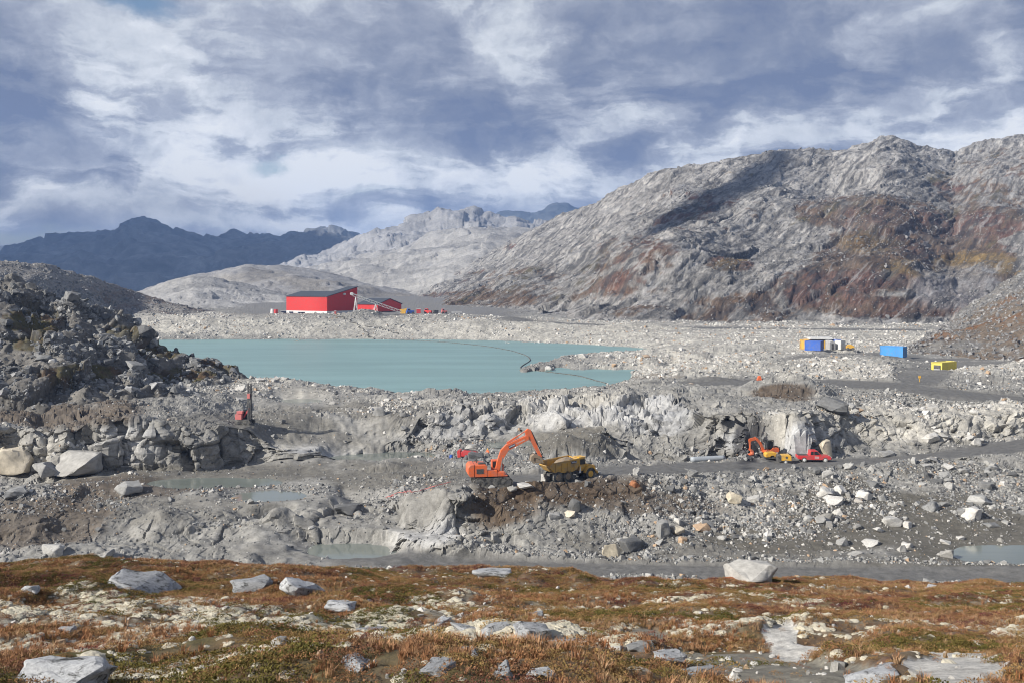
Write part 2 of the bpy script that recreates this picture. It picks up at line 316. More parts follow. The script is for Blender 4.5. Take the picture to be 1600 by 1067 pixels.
# mounds: px, D, radius across, radius in depth, height, sharpness
MOUNDS = [
 (650, 118, 7.5, 7.5, 4.0, 1.0), (705, 117, 6.5, 6.5, 2.2, 1.0), (500, 121, 8.5, 6, 2.4, 1.1), (430, 118, 6, 4, 1.2, 1),
 (60, 130, 7, 5, 1.2, 1), (330, 121, 9, 5, 1.0, 1), (255, 119, 5, 4, 1.4, 1), (150, 133, 7, 4, 1.0, 1), (25, 118, 6, 4, 2.2, 1.2),
 (1230, 186, 11, 9, 3.4, 1.0), (880, 153, 9, 6, 4.0, 1.0), (945, 156, 6, 4, 3.2, 1.0), (600, 146, 4, 3, 1.1, 1), (640, 150, 5, 3, .9, 1),
 (557, 466, 15, 11, 5.2, 1.1), (620, 450, 12, 9, 1.2, 1), (700, 458, 20, 8, 1.5, 1), (800, 452, 16, 8, 1.6, 1), (460, 168, 8, 4, .7, 1), (690, 196, 7, 4, 1.3, 1), (560, 190, 8, 4, .7, 1),
 (1360, 262, 13, 11, 1.6, 1), (1300, 236, 26, 14, 1.0, 1), (1110, 205, 7, 3, 1.0, 1), (1500, 222, 16, 9, 1.2, 1), (1545, 205, 9, 5, 1.2, 1),
 (1000, 420, 20, 9, 2, 1), (720, 440, 20, 9, 1.5, 1), (1170, 240, 18, 12, 1.2, 1),
]
SPIT = [((818, 580), 1.6, .6), ((850, 573.5), 5, 1.3), ((900, 568.5), 9.5, 1.9), ((950, 567.5), 10.5, 2.2), ((1000, 567), 12, 2.6), ((1070, 563), 13, 4.0), ((1150, 556), 24, 4.4)]
def ground_xyz(px, rows, j0, j1):
    out = []
    for k in range(j0, j1):
        (xs, Ds, hs), n = rows[k]; (xs2, Ds2, hs2), _ = rows[k+1]
        Da, ha, Db, hb = (np.interp(px, a, b) for a, b in ((xs, Ds), (xs, hs), (xs2, Ds2), (xs2, hs2)))
        for i in range(n):
            t = i/n; out.append((Da+(Db-Da)*t, ha+(hb-ha)*t))
    Da, ha = np.interp(px, *rows[j1][0][0:2]), np.interp(px, rows[j1][0][0], rows[j1][0][2]); out.append((Da, ha))
    D = np.array([o[0] for o in out]); h = np.array([o[1] for o in out])
    return np.broadcast_to(px, D.shape).copy(), D, h
def smooth_rows(a, it=2):
    for _ in range(it):
        b = a.copy(); b[1:-1] = (a[:-2]+2*a[1:-1]+a[2:])/4; a = b
    return a
def smooth_cols(a, it=4):
    for _ in range(it):
        b = a.copy(); b[:, 1:-1] = (a[:, :-2]+2*a[:, 1:-1]+a[:, 2:])/4; a = b
    return a
def band(a, lo, hi, soft): return sstep(a, lo-soft, lo+soft)*(1-sstep(a, hi-soft, hi+soft))
def blobs(u, v, lst, warp=None):
    out = np.zeros(u.shape, np.float32)
    for cx, cy, rx, ry, a in lst:
        r = np.sqrt(((u-cx)/rx)**2+((v-cy)/ry)**2)
        if warp is not None: r = r+warp
        out = np.maximum(out, a*(1-sstep(r, .65, 1.1)))
    return out

PALE, GREY, MUD, BROWN, ROAD, DARKG = (.48, .455, .40), (.245, .237, .218), (.115, .106, .088), (.085, .058, .036), (.135, .132, .126), (.10, .10, .10)
def line_mask(u, v, pts, half):
    """closeness to a polyline in (u,v)"""
    out = np.full(u.shape, 1e9, np.float32)
    for (x0, y0), (x1, y1) in zip(pts[:-1], pts[1:]):
        dx_, dy_ = x1-x0, y1-y0; t = np.clip(((u-x0)*dx_+(v-y0)*dy_*16)/(dx_*dx_+dy_*dy_*16), 0, 1)
        out = np.minimum(out, np.hypot((u-x0-t*dx_)*.1, v-y0-t*dy_))
    return 1-sstep(out, half*.85, half*1.25)

# roads as centre lines (photo column, distance, drop, half width)
R_NEAR = [(px, (a+b)/2, 31.0, w_) for px, a, b, w_ in ((470, 108, 113.5, 2.4), (600, 108.4, 112.6, 2.6), (800, 106.5, 111, 2.7), (1000, 103.9, 109.6, 2.9), (1200, 103, 108.9, 3), (1400, 102, 108, 3), (1600, 101, 107.6, 3), (2000, 100, 106, 3))]

# ---- quarry ground
cols = np.concatenate([np.linspace(-900, -10, 60)[:-1], np.linspace(-10, 1610, 860), np.linspace(1610, 2500, 60)[1:]])
px, D, h = ground_xyz(cols, ROWS, 6, len(ROWS)-1)
# bend the straight feature lines
wob = fbm(np.stack([px/60, D/9, 0*px], -1), 1.0, 4, 5)
D = smooth_cols(smooth_rows(D, 3), 6); h = smooth_cols(smooth_rows(h, 3), 6)
wall = band(D, 144, 182, 5)
D = D+wob*(.8+wall*3.2)*sstep(D, 112, 120)*(1-sstep(D, 195, 205))
P = P3(px, D, h)
for mx, mD, rx, ry, H, sh in MOUNDS:
    X = (mx-CX)/F*mD; r = np.sqrt(((P[..., 0]-X)/rx)**2+((P[..., 1]-mD)/ry)**2)
    P[..., 2] += H*np.clip(1-r, 0, 1)**.9*(1.0 if sh <= 1.1 else 1.0)*sstep(1-r, 0, .35)**(1/sh)
sp = [((x-CX)/F*(25*F/(y-YH)), 25*F/(y-YH), rr, hh) for (x, y), rr, hh in SPIT]
for (x0, y0, r0, h0), (x1, y1, r1, h1) in zip(sp[:-1], sp[1:]):
    dx_, dy_ = x1-x0, y1-y0; t = np.clip(((P[..., 0]-x0)*dx_+(P[..., 1]-y0)*dy_)/(dx_*dx_+dy_*dy_), 0, 1)
    dd = np.hypot(P[..., 0]-x0-t*dx_, (P[..., 1]-y0-t*dy_)/3)+1.2*fbm(P, 9, 4, 41); rr = r0+(r1-r0)*t; top = CAMZ-25+(h0+(h1-h0)*t)
    zz_ = top-(top-(CAMZ-29))*sstep(dd/rr, .35, 1.35)
    P[..., 2] = np.maximum(P[..., 2], np.where(dd < rr*1.35, zz_, -99))
u, v = project(P)
# masks (they stay with the ground: computed once per vertex)
wn = fbm(P, 9.0, 5, 31)*.9; wn2 = fbm(P, 3.0, 4, 37)
road_n = band(v, 866, 0, 1)*0
drow = lambda i: (np.interp(px, ROWS[i][0][0], ROWS[i][0][1]))
near_road = band(D, drow(8), drow(9), .35)*sstep(px, 470, 560)
haul = band(D, drow(11)+.5, drow(12)+1, .7)*sstep(px, 700, 760)
haul = np.maximum(haul, band(D, drow(16), drow(17), .6)*sstep(px, 980, 1040))
far_road = band(D, drow(21)+4, drow(21)+13, 2.0)*sstep(px, 730, 800)*(1-sstep(px, 1440, 1480))
pad = blobs(px, D, [(1400, 268, 70, 14, 1), (1490, 238, 75, 12, 1), (1290, 272, 60, 7, 1), (1560, 250, 130, 9, 1), (1440, 215, 50, 25, 1), (1345, 285, 60, 10, 1), (1480, 262, 90, 10, 1)], wn*.4)
site = sstep(D, drow(22)-6, drow(22)+2)*(1-sstep(px, 760, 830))*sstep(px, 340, 420)
floor = band(D, drow(12)-2, drow(13)-1, 2)*(1-sstep(px, 700, 900))
flat = np.clip(near_road+haul+far_road+.85*pad+site*.8, 0, 1)
mud = blobs(u, v, [(1400, 800, 190, 60, 1), (1250, 845, 190, 22, 1), (1560, 850, 200, 60, 1), (1120, 870, 200, 16, .6), (1000, 850, 130, 18, .5), (250, 800, 200, 22, .4), (260, 755, 200, 12, .7),
                   (620, 745, 180, 22, .7), (400, 655, 160, 14, .6), (880, 690, 110, 30, .8), (560, 640, 160, 12, .6), (1480, 735, 140, 12, .6), (380, 740, 240, 16, .7), (90, 620, 150, 12, .6)], wn*.7)
brown = blobs(u, v, [(905, 770, 150, 30, .95), (790, 790, 70, 40, .9), (1020, 790, 140, 24, .75), (1235, 612, 62, 16, .95), (90, 650, 130, 24, .8), (60, 820, 120, 40, .65), (200, 765, 130, 18, .7), (760, 790, 30, 40, .6), (1000, 590, 90, 6, .5), (860, 582, 45, 6, .5)], wn*.7)
pale = blobs(u, v, [(1480, 660, 240, 30, 1), (1240, 670, 110, 40, .8), (1060, 560, 160, 40, 1), (1200, 530, 420, 26, .9), (700, 515, 500, 20, .75), (300, 508, 160, 20, 1), (520, 595, 220, 26, .9), (300, 590, 170, 24, .8), (490, 685, 100, 34, .9), (90, 715, 90, 40, .8),
                    (670, 830, 70, 45, .45), (1560, 570, 120, 20, .8), (620, 640, 200, 20, .5), (900, 640, 140, 30, .45), (1300, 580, 120, 20, .9), (180, 700, 60, 40, .7), (1180, 790, 160, 50, .55)], wn*.6)
light = blobs(u, v, [(1210, 690, 90, 30, 1), (1010, 650, 80, 26, .8), (880, 645, 100, 22, .7), (740, 655, 110, 26, .5), (500, 690, 90, 30, .8), (200, 690, 60, 36, .6), (670, 825, 60, 40, .8)], wn*.6)
col = np.zeros(P.shape, np.float32)+np.array(GREY, np.float32)*(1+.30*wn[..., None]+.35*wn2[..., None])
col = mixc(col, np.clip(pale, 0, 1)*(.45+.45*sstep(wn2+.5*wn, -.3, .3)), PALE); col = mixc(col, light*.5, (.50, .51, .53)); col = mixc(col, np.clip(mud, 0, 1), MUD)
col = mixc(col, brown, BROWN); col = mixc(col, np.clip(flat, 0, 1), ROAD); col = mixc(col, site*.6, (.21, .205, .20))
dark_patch = blobs(u, v, [(1165, 690, 22, 36, 1), (1180, 660, 16, 18, .6)], wn*1.0); col = mixc(col, dark_patch*.92, (.022, .023, .03))  # near-black patch on the rock face
veg = np.clip(wn2, 0, 1)*0
N_ = normals(P); N_ *= np.sign(N_[..., 2:3]+1e-6)
rough_m = np.clip(1-flat, 0, 1)*np.clip(1-.75*mud, 0, 1)
steep = 1-np.clip(N_[..., 2], 0, 1)
rocky = np.clip(sstep(steep, .15, .45)+blobs(u, v, [(670, 830, 90, 60, 1), (500, 800, 100, 50, .8), (120, 700, 170, 60, .6), (760, 660, 140, 34, .9), (900, 645, 120, 30, .9), (1010, 645, 90, 34, .9), (480, 690, 120, 40, .8)]), 0, 1)
nearq = 1-sstep(D, 230, 300)
disp = fbm(P, 14, 5, 3)*1.1*rough_m*(1+.7*wall)+fbm(P, 6.5, 4, 7, .55, True)*.55*rough_m*nearq+fbm(P, 2.6, 4, 9, .6)*.32*rough_m
fa = facets(P+fbm(P, 5, 3, 77)[..., None]*.35, 4.6, 101, 1.5, .34); fb = facets(P+wn2[..., None]*.4, 1.3, 131, .9, .16)
disp = disp+fa*(.05+.26*rocky)*rough_m*nearq+fb*(.12+.26*rocky)*rough_m+fbm(P, .8, 2, 19)*.05
edge = sstep(D, 94, 102)
P = P+N_*(disp*edge)[..., None]
P[..., 2] -= flat*.10
lakeb = (D > drow(18)-2) & (D < drow(20)-1) & (px < 990)
G_P, G_D, G_px = P, D, px
M_ground = rock_mat('quarry ground', 1.1, .55, .12, mottle=(.55, 1.45))
ground = grid_object('quarry_ground', P, col, M_ground, False)

# ---- foreground tundra slope
cols_t = np.concatenate([np.linspace(-900, -10, 50)[:-1], np.linspace(-10, 1610, 620), np.linspace(1610, 2500, 50)[1:]])
px, D, h = ground_xyz(cols_t, ROWS, 0, 7)
D = smooth_cols(smooth_rows(D, 2), 6); h = smooth_cols(smooth_rows(h, 2), 6)
T = P3(px, D, h); tu, tv = project(T)
near = sstep(D, 3, 8)*(1-sstep(D, 40, 55))
twn = fbm(T, 2.2, 5, 51); twn2 = fbm(T, .7, 4, 57)
sand = blobs(tu, tv, [(1180, 1035, 150, 36, 1), (1080, 1010, 120, 16, .9), (1290, 1060, 80, 26, .9), (950, 1003, 90, 8, .8), (1000, 990, 60, 12, .6)], twn*.8)
white = blobs(tu, tv, [(1215, 993, 45, 8, 1), (1245, 1003, 60, 7, .9), (1375, 1020, 60, 7, .8), (1490, 1032, 80, 18, 1), (1500, 1055, 60, 20, 1), (1280, 945, 60, 4, .4)], twn*1.3)
lich = blobs(tu, tv, [(900, 950, 900, 8, .33), (1300, 985, 500, 9, .33), (180, 955, 260, 30, .9), (420, 985, 260, 24, .9), (120, 1010, 160, 22, .5), (620, 975, 160, 20, .6), (760, 1030, 300, 30, .7), (300, 1045, 300, 20, .6), (1120, 930, 200, 10, .3)], twn*.5)
hum = fbm(T, 1.6, 4, 61)*.30+np.abs(fbm(T, .55, 3, 66))*.10+fbm(T, 7, 3, 63)*.45
T[..., 2] += hum*near*(1-.6*np.maximum(sand, white))-sand*.12
col = np.zeros(T.shape, np.float32)+np.array((.13, .085, .05), np.float32)
col = mixc(col, sstep(twn2, -.1, .5), (.20, .15, .09)); col = mixc(col, sstep(twn, .1, .5)*.8, (.075, .07, .02)); col = mixc(col, sstep(-twn, .15, .5)*.7, (.085, .028, .02))
lm = np.clip(lich, 0, 1)*sstep(fbm(T, .32, 3, 71)+.25*twn2, -.12, .12); col = mixc(col, lm*.85, (.44, .42, .34))
sandc = sstep(sand, .4, .6); whc = sstep(white, .45, .6)
col = mixc(col, sandc, (.20, .185, .15)); col = mixc(col, whc, (.50, .48, .44))
low_ = sstep(D, 40, 60); col = mixc(col, low_, GREY)
M_tundra = rock_mat('tundra soil', 7.0, .7, .03, mottle=(.45, 1.5))
tundra = grid_object('tundra_slope', T, col, M_tundra)
TU, TV = project(T)
T_ok = dict(P=T, D=D, px=px, bare=np.maximum(sandc, whc), lich=np.clip(lich, 0, 1), sand=sandc, white=whc)

def spot(u0, v0, which='g', Dmin=0, Dmax=1e9):
    """the ground point seen at a photo position (used once, to stand things on the ground)"""
    PP = G_P if which == 'g' else T
    uu, vv = (GU, GV) if which == 'g' else (TU, TV)
    ok = (np.abs(uu-u0) < 5) & (PP[..., 1] > Dmin) & (PP[..., 1] < Dmax)
    idx = np.argwhere(ok); d = np.abs(vv[ok]-v0)
    close = d < max(2.5, d.min()+1.0)
    cand = idx[close]; k = cand[np.argmin(PP[cand[:, 0], cand[:, 1], 1])]
    p = PP[k[0], k[1]]; return Vector((float(p[0]), float(p[1]), float(p[2])))
GU, GV = project(G_P)
_gx, _gy = G_P[..., 0], G_P[..., 1]
def ground_z(x, y, PP=None):
    PP = G_P if PP is None else PP
    d = (PP[..., 0]-x)**2+(PP[..., 1]-y)**2; k = np.argpartition(d.reshape(-1), 4)[:4]
    return float(PP[..., 2].reshape(-1)[k].mean())

# ---- hills: front slope from a foot line up to the ridge, back slope behind
def hill(name, ridge, foot, m, ncol=300, nrow=80, back=.5, curve=1.0, noise=(), colf=None, x0=None, x1=None, shape=None, smooth=True):
    xs = np.array([p[0] for p in ridge], float)
    px = np.linspace(xs[0] if x0 is None else x0, xs[-1] if x1 is None else x1, ncol)
    rD = np.interp(px, xs, [p[2] for p in ridge]); rh = np.interp(px, xs, [(p[1]-YH)*p[2]/F for p in ridge])
    fD = np.interp(px, [p[0] for p in foot], [p[1] for p in foot]); fh = np.interp(px, [p[0] for p in foot], [p[2] for p in foot])
    for a in (rD, rh, fD, fh):
        for _ in range(2): a[1:-1] = (a[:-2]+2*a[1:-1]+a[2:])/4
    t = np.linspace(0, 1, nrow)[:, None]
    D = fD+(rD-fD)*t; k = t**curve; h = fh+(rh-fh)*k
    nb = max(6, nrow//6); tb = np.linspace(0, 1, nb+1)[1:, None]
    Db = rD+(rD-fD)*back*tb*1.6; hb = rh+(fh+4-rh)*tb**1.3
    D = np.concatenate([D, Db]); h = np.concatenate([h, hb]); tt = np.concatenate([t, 1+tb])*np.ones_like(px)
    P = P3(np.broadcast_to(px, D.shape), D, h)
    if shape is not None: P[..., 2] += shape(P, tt)
    N = normals(P); N *= np.sign(N[..., 2:3]+1e-6)
    tot = 0
    for kind, sc, amp, sd in noise:
        if kind.isupper(): TA = P[..., 0]*.80-P[..., 1]*.60-P[..., 2]*.1; TB = P[..., 0]*.60+P[..., 1]*.80; q = np.stack([TA*sc[0], TB*sc[1], P[..., 2]*sc[2]], -1); kind = kind.lower()
        else: q = P*np.array(sc) if isinstance(sc, tuple) else P/sc
        if kind == 'r': tot = tot+fbm(q, 1.0, 5, sd, .52, True)*amp
        elif kind == 'f': tot = tot+fbm(q, 1.0, 5, sd)*amp
        elif kind == 'c': tot = tot+facets(q+fbm(q, 1.5, 2, sd+5)[..., None]*.25, 1.0, sd, 1.0, .14)*amp
    P = P+N*(tot*sstep(tt, .01, .10))[..., None]
    u, v = project(P); colr = colf(P, u, v, tt, N)
    return grid_object(name, P, colr, m, smooth), P

M_mount = rock_mat('mountain rock', .22, 1.0, 2.2, strata=((.19, -.14, -.02), (.013, .018, 0), (0, 0, .05)), contrast=.7, mottle=(.35, 1.7))
M_far = rock_mat('far hill rock', .045, .8, 4.0, mottle=(.65, 1.35))
M_left = rock_mat('lichen rock', .9, .7, .25, mottle=(.4, 1.55))

RUST, RED, OLIVE, GOLD = (.088, .050, .024), (.088, .033, .018), (.072, .060, .018), (.16, .10, .022)
def mount_col(P, u, v, t, N):
    a = fbm(P, 120, 5, 201); b = fbm(P, 34, 5, 207, .6); c = fbm(P, 9, 4, 211, .65)
    col = np.zeros(P.shape, np.float32)+np.array((.275, .262, .245), np.float32)*(1+.3*b[..., None]+.75*c[..., None])
    rdg = np.interp(u, [640, 800, 1000, 1200, 1390, 1600], [490, 385, 290, 252, 213, 213])
    top = 1-sstep(v-rdg, 8, 60); col = mixc(col, top*.5*sstep(b+c, -.5, .4), (.36, .345, .325))
    vg = blobs(u, v, [(1400, 400, 170, 75, 1.0), (1330, 330, 130, 40, .65), (1500, 430, 130, 70, .8), (880, 440, 190, 34, .42), (760, 465, 120, 16, .6), (1000, 395, 90, 34, .35), (1130, 330, 160, 50, .25), (1420, 480, 150, 24, .9), (1180, 480, 150, 30, .55), (1050, 490, 200, 14, .5), (1500, 330, 150, 60, .5), (1560, 260, 80, 30, .3), (1140, 412, 40, 14, .8), (1300, 450, 120, 40, .5)], a*.5)
    dg = fbm(np.stack([(P[..., 0]*.80-P[..., 1]*.60)*1.4, (P[..., 0]*.60+P[..., 1]*.80)*.35, P[..., 2]*.6], -1), 24, 5, 221, .65)
    k = sstep(vg*.95+b*.40+c*.55+dg*.30, .30, .52)
    vc = mixc(np.zeros(P.shape, np.float32)+np.array(RUST, np.float32), sstep(b+.4*a, .0, .45), RED)
    vc = mixc(vc, sstep(dg-.4*a, .12, .45)*.85, OLIVE)
    vc = mixc(vc, blobs(u, v, [(1530, 410, 90, 16, 1), (1450, 425, 80, 12, .8), (1140, 410, 30, 12, .7), (1360, 380, 60, 14, .5)], b), GOLD)
    col = mixc(col, k*.90, (0, 0, 0))+vc*(k*.90)[..., None]*(1+.5*c[..., None])
    col = mixc(col, (1-sstep(t, .005, .03))*.7, PALE)
    jt = np.abs(fbm(np.stack([(P[..., 0]*.80-P[..., 1]*.60)*.11, (P[..., 0]*.60+P[..., 1]*.80)*.030, P[..., 2]*.05], -1), 1.0, 4, 231, .6))
    j2 = np.abs(fbm(P, 17, 4, 241, .6)); col = mixc(col, (1-sstep(jt, .0, .035))*.75*(1-.6*k), (.05, .05, .052)); col = mixc(col, (1-sstep(j2, .0, .03))*.55, (.05, .05, .05))
    sc = blobs(u, v, [(1480, 450, 70, 40, .9), (1540, 480, 60, 25, .5)], b*.8); col = mixc(col, sc*.7, (.24, .24, .25))
    return np.clip(col, .01, .8)
def mount_shape(P, t):
    u, v = project(P)
    s = (u-1000)*.64+(v-455)*1.0   # across the spur, photo units at that depth
    q = -s/60.0
    lift = 16*sstep(q, -1.0, .15)*band(u, 930, 1260, 60)*sstep(t, .08, .25)*(1-sstep(t, .85, 1.0))
    gully = -9*np.exp(-((u-1470-(v-330)*.1)/60.0)**2)*band(t, .2, .9, .2)
    knob = 7*np.exp(-(((u-1090)/70.)**2+((v-440)/40.)**2))*(t < 1)
    return lift+gully+knob
_, MP = hill('mountain', [(560, 486, 1150), (640, 470, 1130), (700, 437, 1090), (800, 386, 1030), (900, 340, 980), (960, 312, 950), (1000, 291, 930), (1045, 269, 900), (1120, 264, 900), (1200, 253, 900), (1300, 237, 890), (1345, 222, 880), (1375, 213, 880), (1400, 213, 880), (1430, 222, 885), (1490, 243, 900), (1540, 229, 900), (1600, 212, 900), (1800, 160, 900), (2300, 120, 900)],
     [(560, 600, 24), (700, 530, 24), (800, 480, 24), (900, 446, 24), (1000, 436, 25), (1450, 430, 25), (2300, 420, 25)],
     M_mount, 1150, 300, .4, 1.12, [('f', 110., 15, 301), ('R', (.022, .005, .01), 3.0, 311), ('R', (.10, .018, .03), 1.5, 317), ('C', (.06, .022, .04), 1.6, 321), ('C', (.20, .08, .12), .8, 331), ('C', (.5, .25, .4), .35, 337), ('f', 5., .6, 341)], mount_col, shape=mount_shape)

def spur_col(P, u, v, t, N):
    b = fbm(P, 16, 5, 407, .6); c = fbm(P, 5, 4, 411, .6)
    col = np.zeros(P.shape, np.float32)+np.array((.20, .19, .175), np.float32)*(1+.3*b[..., None]+.3*c[..., None])
    k = sstep(b*.7+c*.45+.35-.25*sstep(t, .6, 1), .12, .4); col = mixc(col, k*.8, (.12, .085, .055)); col = mixc(col, sstep(b-c*.5, .2, .5)*.8, (.16, .075, .03))
    col = mixc(col, sstep(-b+c*.3, .2, .5)*.8, (.10, .10, .105))
    return np.clip(col, .01, .7)
_, SP = hill('hillside_spur', [(1420, 541, 300), (1450, 524, 320), (1490, 497, 335), (1530, 470, 345), (1570, 440, 350), (1600, 420, 352), (1700, 365, 358), (1900, 270, 360), (2400, 200, 360)],
     [(1420, 285, 21.3), (1500, 268, 21.8), (1600, 252, 21.5), (1900, 240, 21), (2400, 230, 21)], M_left, 260, 110, .5, .95, [('f', 30., 3.0, 421), ('f', (.02, .09, .09), 1.4, 425), ('c', 7., .12*7, 431), ('c', 2.5, .12*2.5, 437)], spur_col)

def lefthill_col(P, u, v, t, N):
    b = fbm(P, 9, 5, 507, .6); c = fbm(P, 2.5, 4, 511, .6)
    col = np.zeros(P.shape, np.float32)+np.array((.16, .15, .135), np.float32)*(1+.35*b[..., None]+.5*c[..., None])
    g = blobs(u, v, [(120, 580, 70, 16, 1), (60, 500, 60, 22, .8), (190, 520, 50, 16, .6), (280, 585, 60, 12, .9), (250, 550, 50, 20, .6), (50, 540, 60, 16, .6), (330, 568, 50, 8, .7)], b*1.1)
    k = sstep(g+c*.3, .35, .65); gc = mixc(np.zeros(P.shape, np.float32)+np.array((.075, .062, .018), np.float32), sstep(c, 0, .3), (.085, .05, .022))
    col = col*(1-k[..., None]*.9)+gc*(k*.9)[..., None]
    return np.clip(col, .01, .7)
_, LP = hill('rocky_hillside', [(-900, 380, 205), (-200, 425, 210), (0, 444, 212), (60, 462, 212), (110, 472, 212), (170, 484, 214), (215, 502, 215), (236, 524, 216), (262, 549, 216), (320, 564, 216), (360, 582, 214), (400, 604, 212), (440, 622, 206)],
     [(-900, 160, 24), (0, 160, 25), (200, 164, 25), (300, 172, 25), (440, 188, 25)], M_left, 620, 230, .35, .72, [('f', 18., 2.2, 521), ('c', (.11, .11, .2), 2.6, 531), ('c', 3.2, .95, 537), ('c', 1.2, .30, 539), ('f', .9, .12, 541)], lefthill_col)
def backleft_col(P, u, v, t, N):
    b = fbm(P, 26, 5, 607, .6); c = fbm(P, 7, 4, 611, .6)
    col = np.zeros(P.shape, np.float32)+np.array((.25, .235, .215), np.float32)*(1+.25*b[..., None]+.5*c[..., None])
    k = sstep(b+.4*c, .0, .35)*sstep(v, 430, 470); col = mixc(col, k*.75, (.12, .075, .05)); col = mixc(col, (1-sstep(t, .02, .10)), PALE)
    return np.clip(col, .01, .7)
_, BLP = hill('back_hillside', [(-900, 360, 420), (-200, 392, 430), (0, 408, 430), (60, 415, 440), (150, 438, 465), (210, 458, 485), (260, 473, 492), (310, 482, 498), (350, 492, 500)],
     [(-900, 290, 26), (0, 330, 27), (110, 390, 27), (180, 446, 20.5), (350, 455, 18)], M_left, 300, 90, .5, .9, [('f', 40., 3.0, 621), ('c', 9., .8, 631), ('c', 3.5, .35, 637)], backleft_col)

def far_col(base, sd, vary=.22, greens=None):
    def f(P, u, v, t, N):
        b = fbm(P, 90, 5, sd, .6); c = fbm(P, 25, 4, sd+5, .6)
        col = np.zeros(P.shape, np.float32)+np.array(base, np.float32)*(1+vary*b[..., None]*1.5+vary*1.5*c[..., None])
        if greens: col = mixc(col, sstep(b+.5*c, .05, .4)*.6, greens)
        return np.clip(col, .01, .8)
    return f
hill('pale_dome_hill', [(180, 470, 800), (230, 456, 800), (262, 442, 800), (300, 432, 810), (335, 434, 815), (380, 446, 820), (440, 462, 830), (520, 486, 830)], [(180, 560, 20), (520, 600, 20)], M_far, 220, 50, .6, .7, [('f', 60., 5, 701), ('c', 22., 1.0, 707), ('f', 8., .8, 709)], far_col((.35, .34, .325), 711))
hill('low_brown_hill', [(150, 476, 1000), (260, 442, 1050), (330, 428, 1080), (380, 414, 1100), (440, 414, 1100), (520, 424, 1100), (600, 440, 1100), (760, 470, 1050)], [(150, 760, 22), (760, 760, 22)], M_far, 260, 50, .6, .75, [('f', 90., 8, 721), ('c', 30., 1.2, 727), ('f', 10., 1.0, 729)], far_col((.30, .29, .28), 731, greens=(.16, .14, .11)))
hill('pale_hill', [(400, 446, 1500), (470, 420, 1550), (560, 400, 1600), (620, 390, 1600), (690, 368, 1600), (740, 354, 1600), (800, 352, 1600), (860, 356, 1600), (1000, 360, 1600), (1200, 380, 1500)], [(400, 860, 24), (1200, 860, 24)], M_far, 420, 80, .6, .85, [('f', 160., 22, 741), ('r', 90., 7, 745), ('c', 60., 2.5, 747), ('c', 20., 1.2, 749)], far_col((.33, .32, .305), 751, greens=(.30, .29, .27)))
hill('grey_hill', [(380, 440, 2100), (430, 428, 2150), (520, 394, 2200), (560, 378, 2200), (600, 364, 2200), (650, 344, 2200), (690, 338, 2200), (740, 336, 2200), (790, 346, 2200), (850, 352, 2200), (1000, 360, 2100)], [(380, 1450, 39), (1000, 1450, 39)], M_far, 420, 80, .6, .9, [('f', 220., 30, 761), ('r', 110., 18, 765), ('c', 80., 8, 767), ('c', 30., 3, 769)], far_col((.28, .275, .27), 771))
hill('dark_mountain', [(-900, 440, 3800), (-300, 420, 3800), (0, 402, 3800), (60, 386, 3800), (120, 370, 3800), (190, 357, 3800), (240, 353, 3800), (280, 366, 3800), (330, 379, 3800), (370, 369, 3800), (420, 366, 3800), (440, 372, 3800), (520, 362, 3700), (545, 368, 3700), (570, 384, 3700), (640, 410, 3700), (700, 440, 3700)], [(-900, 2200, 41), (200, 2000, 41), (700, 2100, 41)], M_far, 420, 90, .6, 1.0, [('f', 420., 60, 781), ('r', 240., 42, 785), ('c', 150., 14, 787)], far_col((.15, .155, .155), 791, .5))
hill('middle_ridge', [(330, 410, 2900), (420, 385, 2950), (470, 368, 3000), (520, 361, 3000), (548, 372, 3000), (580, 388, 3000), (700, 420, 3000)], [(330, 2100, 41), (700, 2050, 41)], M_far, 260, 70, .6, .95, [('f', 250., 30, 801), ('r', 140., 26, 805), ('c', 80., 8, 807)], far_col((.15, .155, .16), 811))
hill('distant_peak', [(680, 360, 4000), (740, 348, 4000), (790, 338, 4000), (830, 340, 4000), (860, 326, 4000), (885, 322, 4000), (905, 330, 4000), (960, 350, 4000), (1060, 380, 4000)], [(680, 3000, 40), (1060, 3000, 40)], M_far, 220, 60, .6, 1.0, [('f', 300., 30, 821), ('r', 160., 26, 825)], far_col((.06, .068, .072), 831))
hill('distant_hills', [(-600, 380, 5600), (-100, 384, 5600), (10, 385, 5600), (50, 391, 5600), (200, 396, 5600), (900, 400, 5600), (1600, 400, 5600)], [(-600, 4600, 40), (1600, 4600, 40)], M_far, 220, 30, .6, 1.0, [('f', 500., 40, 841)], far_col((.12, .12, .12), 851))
# low land that carries everything out to the horizon
pl = MB(); pl.add([(-5000, -60, -9), (5000, -60, -9), (5000, 5700, -9), (-5000, 5700, -9)], [(0, 1, 2, 3)])
plo = pl.build('land', rock_mat('plain', .02, .3, 1.0)); tag(plo, kind='structure')
at = plo.data.attributes.new('tint', 'FLOAT_COLOR', 'POINT'); at.data.foreach_set('color', [.22, .21, .2, 1]*4)

